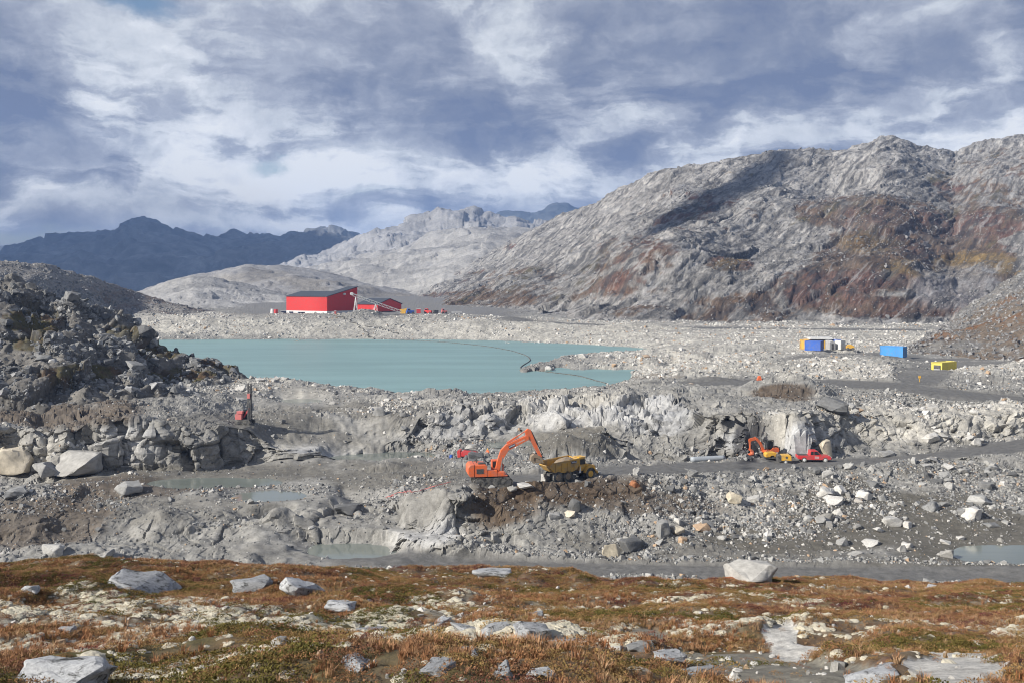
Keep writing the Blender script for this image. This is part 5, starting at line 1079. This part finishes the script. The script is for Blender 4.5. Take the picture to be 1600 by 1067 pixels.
# ---- single boulders
def boulder(pos, size, src, rz=0.0, scl=(1, 1, 1), label='', group=None, sink=.18, tilt=(0, 0)):
    o = bpy.data.objects.new('boulder', src); COL.objects.link(o)
    o.location = (pos[0], pos[1], pos[2]+size*scl[2]*(.42-sink)); o.scale = [size*s for s in scl]; o.rotation_euler = (tilt[0], tilt[1], rz)
    return tag(o, label, 'boulder', group)
HB = {}
def hb(kind, i):
    m = {'p': M_pst, 'g': M_gst, 'd': M_dst, 'f': M_fst}[kind]
    if (kind, i) not in HB: HB[(kind, i)] = rock_mesh('boulder', 900+i*13+ord(kind), m, 13+i % 4, .75, 1, .10 if kind == 'f' else .07)
    return HB[(kind, i)]
M_rust = stone_mat('rust stained rock', (.30, .11, .05), (.30, .12, .05), (.32, .14, .07), lf=.2)
M_cream = stone_mat('cream rock', (.52, .46, .35), (.55, .48, .37), (.56, .50, .40), lf=.06)
def ub(u0, v0, wpx, kind, i, label, scl=(1, 1, .8), which='g', rz=0.0, mat=None, tilt=(0, 0), sink=.24, Dmin=0, Dmax=1e9):
    p = spot(u0, v0, which, Dmin, Dmax); s = wpx*p.y/F/(1.15*scl[0])
    me = hb(kind, i)
    o = boulder(p, s, me, rz, scl, label, None, sink, tilt)
    if mat: o.data = me.copy(); o.data.materials[0] = mat
    return o
ub(228, 921, 105, 'f', 0, 'largest grey lichened boulder on the left tundra, sloping down to the right', (1, .8, .52), 't', .25, tilt=(0, .28))
ub(396, 918, 70, 'f', 1, 'low domed grey boulder in rusty grass left of the pointed boulder', (1, .7, .45), 't')
ub(474, 930, 70, 'f', 2, 'pointed pale grey boulder near the crest of the tundra', (1, .8, .72), 't', .5, tilt=(0, .5))
ub(535, 947, 52, 'f', 3, 'flat pale rock slab just below the pointed boulder', (1, .7, .35), 't')
ub(775, 897, 84, 'f', 4, 'long flat pale slab lying on the tundra crest at the near road', (1, .45, .24), 't', .1)
o = ub(1170, 906, 86, 'p', 5, 'big pale boulder with a rust red foot standing at the near road', (1, .8, .62), 't', .3, sink=.10, Dmin=30)
o2 = boulder(o.location+Vector((-.55, -.35, -.42)), .9, hb('p', 6), .4, (1, .8, .55), 'rust red rock piece at the foot of the big pale boulder'); o2.data = o2.data.copy(); o2.data.materials[0] = M_rust
ub(95, 1075, 175, 'f', 6, 'broad smooth grey rock in the bottom left corner', (1, .7, .42), 't', .1, sink=.2)
ub(50, 925, 26, 'f', 7, 'small dark rock standing in the moss at the far left', (1, .8, .7), 't')
ub(110, 985, 30, 'f', 8, 'small dark rock beside a white stone on the lichen', (1, .8, .5), 't')
ub(838, 963, 32, 'f', 9, 'small pointed rock behind the grey ledge', (1, .8, .7), 't')
ub(832, 998, 66, 'f', 10, 'rounded grey boulder at the right end of the ledge', (1, .8, .62), 't', .3, tilt=(0, .2))
ub(778, 990, 56, 'f', 11, 'angular grey rock in the middle of the ledge', (1, .7, .5), 't', .8)
ub(728, 982, 60, 'f', 0, 'low pale rock at the left end of the ledge', (1, .5, .32), 't', 2.1)
ub(690, 972, 44, 'f', 5, 'flat pale rock trailing off the ledge to the left', (1, .6, .26), 't', 1.0)
ub(788, 1058, 62, 'f', 12, 'blocky grey boulder near the bottom centre', (1, .8, .72), 't', 1.2)
ub(852, 1066, 52, 'f', 13, 'rounded pale boulder cut by the bottom edge', (1, .8, .6), 't', .2)
ub(852, 1018, 36, 'f', 3, 'small boulder between the ledge and the blocky boulder', (1, .8, .6), 't', 2.2)
ub(585, 985, 50, 'f', 2, 'low grey rock among rusty grass left of the ledge', (1, .7, .34), 't', 3)
ub(690, 1050, 70, 'f', 1, 'flat blue grey rock left of the blocky boulder', (1, .7, .32), 't', .9)
ub(740, 1020, 56, 'f', 8, 'low grey slab between the ledge and the flat blue grey rock', (1, .6, .3), 't', 1.9)
ub(1052, 1034, 66, 'f', 4, 'grey lichened rock at the left edge of the bare sand', (1, .7, .45), 't', .4)
ub(1000, 1015, 50, 'g', 9, 'sand covered rock in the bank left of the bare sand', (1, .8, .4), 't', .4)
ub(1365, 1064, 120, 'f', 7, 'broad grey outcrop below the bare sand at the bottom right', (1, .7, .34), 't', .3)
ub(1315, 1040, 34, 'g', 4, 'grey rock jutting from the eroded bank', (1, .8, .8), 't', .9)
ub(1145, 1030, 17, 'p', 8, 'dark grey stone on the bare sand', (1, .9, .8), 't', .2)
ub(1175, 1036, 13, 'p', 9, 'small white stone on the bare sand', (1, .9, .8), 't', .7)
ub(1157, 1048, 10, 'p', 1, 'tiny cream stone lowest on the bare sand', (1, .9, .8), 't', 1.7)
ub(1210, 1024, 11, 'p', 2, 'upright cream stone on the right of the bare sand', (1, .9, .9), 't', .7)
ub(1430, 1056, 26, 'p', 3, 'pale rounded stone beside the broad outcrop at the bottom right', (1, .9, .6), 't', .7)
ub(640, 1000, 90, 'f', 5, 'long low bedrock slab in the grass below the ledge on its left side', (1, .5, .22), 't', .2, sink=.3)
ub(905, 1003, 80, 'f', 0, 'low grey slab half buried right of the rounded ledge boulder', (1, .5, .24), 't', 2.8, sink=.3)
ub(1085, 1062, 90, 'f', 2, 'grey slanting slab at the bottom edge below the bare sand', (1, .6, .3), 't', .5, sink=.3)
ub(560, 1052, 80, 'f', 9, 'flat lichen covered rock near the bottom left of centre', (1, .6, .25), 't', 1.5, sink=.3)
ub(330, 1040, 40, 'f', 12, 'small flat rock in the lichen right of the bottom left rock', (1, .6, .3), 't', .5, sink=.3)
# quarry
ub(958, 862, 34, 'p', 12, 'round cream white boulder beside the near road', (1, .9, 1.05), 'g', .2, M_cream)
ub(990, 855, 38, 'g', 13, 'grey split boulder leaning on the round cream boulder', (1, .9, .95), 'g', .6)
ub(1037, 832, 26, 'g', 2, 'upright grey boulder above the cream boulder', (.8, .8, 1.2), 'g', .6)
ub(1062, 828, 26, 'p', 4, 'cream spotted boulder right of the upright grey one', (1, .9, .7), 'g', .3, M_cream)
ub(1096, 824, 34, 'g', 5, 'low rounded grey boulder in the rubble right of the cream ones', (1, .9, .5), 'g', .3)
ub(1142, 779, 30, 'p', 6, 'tan boulder on the slope below the culvert pipe', (1, .9, .75), 'g', 1.3, M_cream)
ub(991, 737, 13, 'g', 7, 'upright triangular stone on the edge of the haul road', (.9, .8, 1.2), 'g', .3)
ub(990, 756, 18, 'p', 8, 'orange tan stone in the brown bank under the triangular stone', (1, .9, .9), 'g', .3, M_rust)
ub(893, 803, 18, 'p', 9, 'orange tan boulder in the brown bank below the dump truck', (1, .9, .8), 'g', .3, M_cream)
ub(870, 806, 22, 'g', 10, 'dark sided grey block left of the orange tan boulder', (1, .9, .8), 'g', 1.3)
ub(903, 792, 18, 'g', 11, 'tall grey stone right of the orange tan boulder', (.7, .8, 1.2), 'g', 1.1)
ub(859, 749, 26, 'p', 0, 'large grey white block beside the rear wheels of the dump truck', (1, .8, .75), 'g', .2, sink=.1)
ub(896, 745, 15, 'p', 1, 'square white block on the road edge under the dump truck', (1, .8, .8), 'g', .8)
ub(915, 741, 20, 'p', 2, 'whitish block below the front wheel of the dump truck', (1, .8, .75), 'g', 1.8)
ub(937, 738, 13, 'p', 3, 'small white block ahead of the dump truck', (1, .8, .6), 'g', 2.8)
ub(822, 757, 30, 'p', 4, 'flat white slab on the road edge in front of the excavator tracks', (1, .8, .35), 'g', .1)
ub(805, 763, 18, 'p', 5, 'pale block under the front of the excavator tracks', (1, .8, .6), 'g', .4)
ub(1311, 641, 56, 'd', 0, 'huge dark grey boulder with a smooth slanting top near the tan mound', (1, .8, .58), 'g', .1, tilt=(0, .22), sink=.12)
ub(1276, 735, 18, 'g', 3, 'pale grey boulder on the road edge below the pickup', (1, .9, .75), 'g', .1)
ub(1544, 722, 15, 'p', 6, 'pale pink boulder on the haul road at the right', (1, .9, .7), 'g', .1)
ub(1392, 815, 34, 'p', 7, 'flat topped pale block high in the muddy slope', (1, .8, .6), 'g', .1)
ub(1355, 775, 26, 'p', 8, 'pale tan pointed boulder at the foot of the grey rubble', (1, .9, .9), 'g', .6)
ub(1450, 792, 28, 'd', 1, 'dark grey boulder in the rubble right of the tan pointed one', (1, .9, .8), 'g', .6)
ub(1472, 788, 22, 'g', 4, 'blue grey boulder touching the dark boulder', (1, .9, .8), 'g', 1.6)
ub(1322, 848, 22, 'g', 5, 'square grey boulder low on the muddy slope', (1, .9, .85), 'g', .3)
ub(1357, 848, 26, 'p', 9, 'pale block lowest on the muddy slope', (1, .9, .6), 'g', .3)
ub(1335, 864, 28, 'p', 1, 'thin white slab at the foot of the muddy slope', (1, .6, .35), 'g', .2)
ub(1366, 828, 16, 'p', 10, 'small pale boulder in the middle of the muddy slope', (1, .9, .8), 'g', .3)
ub(1337, 822, 15, 'p', 11, 'roundish grey stone on the left of the muddy slope', (1, .9, .8), 'g', .3)
ub(1413, 858, 15, 'p', 12, 'upright white stone low on the muddy slope', (.8, .9, 1.1), 'g', .3)
ub(1504, 841, 13, 'p', 13, 'square white stone above the right hand pond', (1, .9, .8), 'g', .3)
ub(1538, 781, 44, 'g', 6, 'broad flat grey slab in the rubble at the right', (1, .8, .4), 'g', .3)
ub(1510, 800, 28, 'g', 7, 'pale leaning slab left of the broad flat slab', (1, .7, .6), 'g', .9)
ub(1545, 818, 30, 'g', 8, 'long thin slab above the right hand pond', (1, .6, .3), 'g', .2)
ub(540, 797, 50, 'g', 9, 'tan grey overhanging slab left of the grey outcrop', (1, .8, .42), 'g', .2)
ub(860, 578, 16, 'p', 3, 'white boulder near the tip of the spit in the lake', (1, .9, .8), 'g', 0)
ub(912, 556, 18, 'p', 4, 'white boulder on the far side of the spit', (1, .9, .7), 'g', 1, Dmin=290)
ub(950, 556, 16, 'p', 5, 'second white boulder along the far side of the spit', (1, .9, .7), 'g', 2, Dmin=290)
ub(968, 556, 14, 'p', 6, 'third white boulder along the far side of the spit', (1, .9, .7), 'g', 3, Dmin=290)
ub(24, 735, 66, 'p', 7, 'yellowish blasted block at the far left of the pit', (1, .9, .9), 'g', .2, M_cream, sink=.1)
ub(75, 740, 44, 'g', 8, 'wedge shaped block between the yellowish block and the big grey block', (1, .9, .8), 'g', .7, sink=.1)
ub(118, 738, 84, 'p', 9, 'largest pale blasted block at the left foot of the rock face', (1, .8, .66), 'g', .4, sink=.1)
ub(85, 862, 36, 'g', 10, 'pale grey boulder casting a black shadow low at the left', (1, .9, .8), 'g', .4)
ub(30, 770, 44, 'd', 3, 'rust spotted dark boulder left of the muddy hollow', (1, .9, .55), 'g', .4)
ub(205, 768, 44, 'g', 11, 'tan rounded rock in the middle of the muddy hollow', (1, .9, .7), 'g', .4)
ub(165, 868, 34, 'g', 12, 'dark sided block at the edge of the tundra on the left', (1, .9, .7), 'g', 1.4)
ub(1294, 710, 24, 'p', 10, 'tall tan slab of rock leaning on the pale face behind the pickup', (.75, .6, 1.5), 'g', .2, M_cream)
ub(1455, 684, 26, 'p', 11, 'large white angular block in the pale rubble at the right', (1, .9, .8), 'g', .2)
ub(1520, 690, 16, 'p', 12, 'white upright block near the bend of the haul road', (.9, .9, 1.1), 'g', .2)
ub(1390, 710, 26, 'g', 13, 'dark seamed rock at the foot of the pale face', (1, .7, .6), 'g', .2)
ub(140, 535, 28, 'd', 4, 'grey block with a lit left face high on the dark hillside', (1, .9, .9), 'g', .2, Dmin=150, Dmax=230)

def group_boulders(P, wt, n, lo, hi, kind, seed, label, group, scl=(1, .85, .75)):
    """label holds {s} for a size word and {p} for the part of the area it lies in"""
    pts = pick(P, wt, n, seed); sz = sizes(n, lo, hi, seed+1, 1.6); r = random.Random(seed)
    uu, vv = project(pts); u1, u2 = np.quantile(uu, [1/3, 2/3]); v1, v2 = np.quantile(vv, [1/3, 2/3])
    ver = np.where(vv < v1, 0, np.where(vv < v2, 1, 2)); hor_ = np.where(uu < u1, 0, np.where(uu < u2, 1, 2)); cell = ver*3+hor_
    for i in range(n):
        same = np.where(cell == cell[i])[0]; rank = int((sz[same] > sz[i]).sum())
        word = ('largest', 'second largest', 'third largest')[rank] if rank < 3 else ('small' if sz[i] < np.median(sz) else 'middling')
        part_ = ('upper', 'middle', 'lower')[ver[i]]+' '+('left', 'centre', 'right')[hor_[i]]
        boulder(Vector([float(c) for c in pts[i]]), float(sz[i]), hb(kind, r.randrange(14)), r.uniform(0, 6.28), (scl[0], scl[1]*r.uniform(.8, 1.2), scl[2]*r.uniform(.7, 1.3)), label.format(s=word, p=part_), group, .24, (r.uniform(-.3, .3), r.uniform(-.3, .3)))
dk = LP[:230]
group_boulders(dk, hgrid(dk, 0, 350), 46, 1.3, 3.4, 'd', 41, '{s} dark lichened boulder at the {p} of the left rocky hillside', 'dark boulders on the left hillside')
group_boulders(G_P, dens_p*(G_D < 200)*(u > 1280)*(v > 640), 30, 1.1, 2.6, 'p', 43, '{s} pale boulder at the {p} of the rubble above the road', 'pale boulders above the haul road')
group_boulders(G_P, dens_g*(G_D < 145)*(u > 1000), 38, .9, 1.9, 'g', 45, '{s} grey boulder at the {p} of the slope below the road', 'grey boulders below the haul road')
group_boulders(G_P, dens_p*(G_D > 205)*(u > 980)*(v < 600), 20, 1.3, 2.6, 'p', 47, '{s} pale boulder at the {p} of the rubble by the containers', 'pale boulders right of the lake')
group_boulders(G_P, dens_p*(G_D < 225)*(u < 660)*(v < 630), 20, 1.0, 2.2, 'p', 49, '{s} pale boulder at the {p} of the near lake shore', 'pale boulders on the near shore')
group_boulders(G_P, frm*(G_D < 180)*(G_D > 140)*band(u, 590, 800, 10), 20, 1.0, 2.4, 'g', 51, '{s} grey boulder at the {p} of the heap behind the excavator', 'grey boulders in the blasted heap')
wT = (TV > 955)*(TV < 1075)*band(TU, 380, 1120, 40)*(T_ok['bare'] < .5)+.25*(TV > 900)*(TV < 1075)*band(TU, 0, 1600, 20)
group_boulders(T_ok['P'], wT, 36, .22, .75, 'f', 61, '{s} grey stone at the {p} of the tundra', 'grey stones strewn over the tundra', (1, .85, .55))
# ---------------------------------------------------------------- tundra plants
def plant_mat(name, stops, rough=.8, sub=0.0, warmth=1.0, nscale=.55):
    m = bpy.data.materials.new(name); m.use_nodes = True; t = NT(m.node_tree)
    oi = t.n('ShaderNodeObjectInfo'); loc = oi.outputs['Location']; rnd = oi.outputs['Random']
    n = t.noise(loc, nscale, 5, .65, .4)
    f = t.m('ADD', t.mr(n, .32, .68, 0, .85, False), t.m('MULTIPLY', t.m('SUBTRACT', rnd, .5), .38), clamp=True)
    col = t.ramp(f, stops)
    tc = t.n('ShaderNodeTexCoord').outputs['Object']; n2 = t.noise(tc, 30, 2, .5)
    k = t.mr(n2, .3, .7, .7, 1.3, False); col = t.vm('MULTIPLY', col, t.n('ShaderNodeCombineXYZ', {0: k, 1: k, 2: k}).outputs[0])
    p = t.n('ShaderNodeBsdfPrincipled', {'Base Color': col, 'Roughness': rough, 'Specular IOR Level': .15})
    t.n('ShaderNodeOutputMaterial', {0: p.outputs[0]}); return m
M_shrub = plant_mat('dwarf shrub', [(0, (.11, .030, .032)), (.2, (.14, .065, .04)), (.38, (.25, .13, .06)), (.55, (.18, .125, .045)), (.68, (.30, .19, .075)), (.82, (.24, .125, .06)), (1, (.16, .045, .04))])
M_grass = plant_mat('dry grass', [(0, (.26, .11, .05)), (.35, (.31, .16, .08)), (.6, (.36, .24, .14)), (.85, (.28, .18, .07)), (1, (.22, .08, .04))], nscale=.3)
M_moss = plant_mat('moss', [(0, (.065, .065, .016)), (.5, (.11, .09, .022)), (1, (.14, .085, .028))])
M_lich = plant_mat('reindeer lichen', [(0, (.36, .33, .24)), (.5, (.47, .43, .34)), (1, (.30, .28, .23))])
def tuft(seed, n=34, hgt=.22, spread=.09, wd=.007, lean=.6):
    r = random.Random(seed); b = MB()
    for i in range(n):
        a = r.uniform(0, 6.283); q = r.uniform(0, spread); x, y = q*math.cos(a), q*math.sin(a); h_ = hgt*r.uniform(.5, 1.1); a2 = a+r.uniform(-.8, .8); ln = h_*r.uniform(.1, lean)
        px_, py_ = -math.sin(a2)*wd, math.cos(a2)*wd; x1, y1 = x+math.cos(a2)*ln*.4, y+math.sin(a2)*ln*.4; x2, y2 = x+math.cos(a2)*ln*1.3, y+math.sin(a2)*ln*1.3
        b.add([(x-px_, y-py_, -.02), (x+px_, y+py_, -.02), (x1+px_*.8, y1+py_*.8, h_*.6), (x1-px_*.8, y1-py_*.8, h_*.6), (x2, y2, h_)], [(0, 1, 2, 3), (3, 2, 4)])
    return b
def cushion(seed, n=110, rad=.22, hgt=.13, leaf=.024):
    r = random.Random(seed); b = MB()
    for i in range(n):
        a = r.uniform(0, 6.283); q = math.sqrt(r.random()); x, y = rad*q*math.cos(a), rad*q*math.sin(a); z = hgt*(1-q*q)**.6*r.uniform(.55, 1.1)
        E = Euler((r.gauss(0, .7), r.gauss(0, .7), a)).to_matrix(); s_ = leaf*r.uniform(.6, 1.4)
        vs = [E @ Vector(c)+Vector((x, y, z)) for c in ((-s_, 0, 0), (0, -s_*.55, 0), (s_, 0, .2*s_), (0, s_*.55, 0))]; b.add(vs, [(0, 1, 2, 3)])
    return b
def lump(seed, m, rad=1.0, hgt=.45):
    bm = bmesh.new(); bmesh.ops.create_icosphere(bm, subdivisions=3, radius=rad)
    for v_ in bm.verts:
        q = v_.co*3+Vector((seed, 0, 0)); v_.co *= 1+.22*mno.noise(q)+.16*mno.noise(q*3.1); v_.co.z *= hgt
    me = bpy.data.meshes.new('lump'); bm.to_mesh(me); bm.free(); me.materials.append(m); return me
def as_mesh(b, m): me = bpy.data.meshes.new('source'); me.from_pydata(b.v, [], b.f); me.materials.append(m); return me
inT = band(TU, -80, 1680, 30)*(T_ok['D'] > 5.5)*(T_ok['D'] < 43); Tp = T_ok['P']; bare = T_ok['bare']; Lc = T_ok['lich']; nearw = (20/np.maximum(T_ok['D'], 9))
pn = fbm(Tp, 1.1, 4, 1001); pn2 = fbm(Tp, 2.8, 4, 1005); pn3 = fbm(Tp, .5, 3, 1009)
up_ = sstep(-TV, -965, -925)
edge_b = 1-.97*sstep(bare, .3, .7)
wS = inT*edge_b*(.22+.8*sstep(pn+.25*pn3, -.15, .2))*(1-.93*Lc)*(.45+.65*up_)
wG = inT*edge_b*(.05+.9*sstep(pn2+.5*pn+.3*pn3, .0, .3))*(1-.72*Lc)
wL = inT*edge_b*(.03+1.1*Lc)*sstep(pn3-.3*pn, -.1, .15)
wM = inT*edge_b*sstep(-pn2-.2*pn, .12, .3)*(1-.85*Lc)
def flatscatter(name, wt, n, lo, hi, seed, srcs, lift=0.0, p=1.0):
    pts = pick(Tp, wt*nearw**.15, n, seed); sz = sizes(n, lo, hi, seed+1, p); pts[:, 2] += lift-sz*.25*(1 if name in () else 0)
    o = scatter(name, pts, sz, srcs, seed+2, .25, .2, tilt=.08); return o
flatscatter('dwarf_shrubs', wS, 120000, .20, .72, 1101, [as_mesh(cushion(i, 150, .24, .12, .015), M_shrub) for i in range(5)])
flatscatter('dry_grass', wG, 42000, .22, .55, 1111, [as_mesh(tuft(20+i), M_grass) for i in range(5)])
flatscatter('moss_cushions', wM, 16000, .35, .9, 1121, [as_mesh(cushion(40+i, 150, .22, .07, .016), M_moss) for i in range(3)])
flatscatter('lichen', wL, 60000, .03, .11, 1131, [lump(60+i, M_lich) for i in range(4)], -.01)
npb = 5000; pts = pick(Tp, inT*(.12+.35*T_ok['sand']*sstep(pn3, -.1, .3)+.4*Lc), npb, 1141); scatter('tundra_pebbles', pts, sizes(npb, .03, .16, 1142, 2.2), rk_p, 1143)
SMALL = ('roller', 'louvre', 'lettering', 'door_lettering', 'lock_rod', 'corrugation', 'cladding_rib', 'truss', 'reflective_stripe', 'boom_cylinder', 'trestle', 'mast', 'hydraulic_cylinder', 'badge', 'bucket', 'foundation', 'window', 'wheel', 'track', 'frame', 'body', 'undercarriage', 'wall_panel', 'stick_cylinder', 'side_tank', 'exhaust', 'rim')
for o in bpy.data.objects:
    if o.parent and o.name.split('.')[0] in SMALL[:15]: o['kind'] = 'stuff'
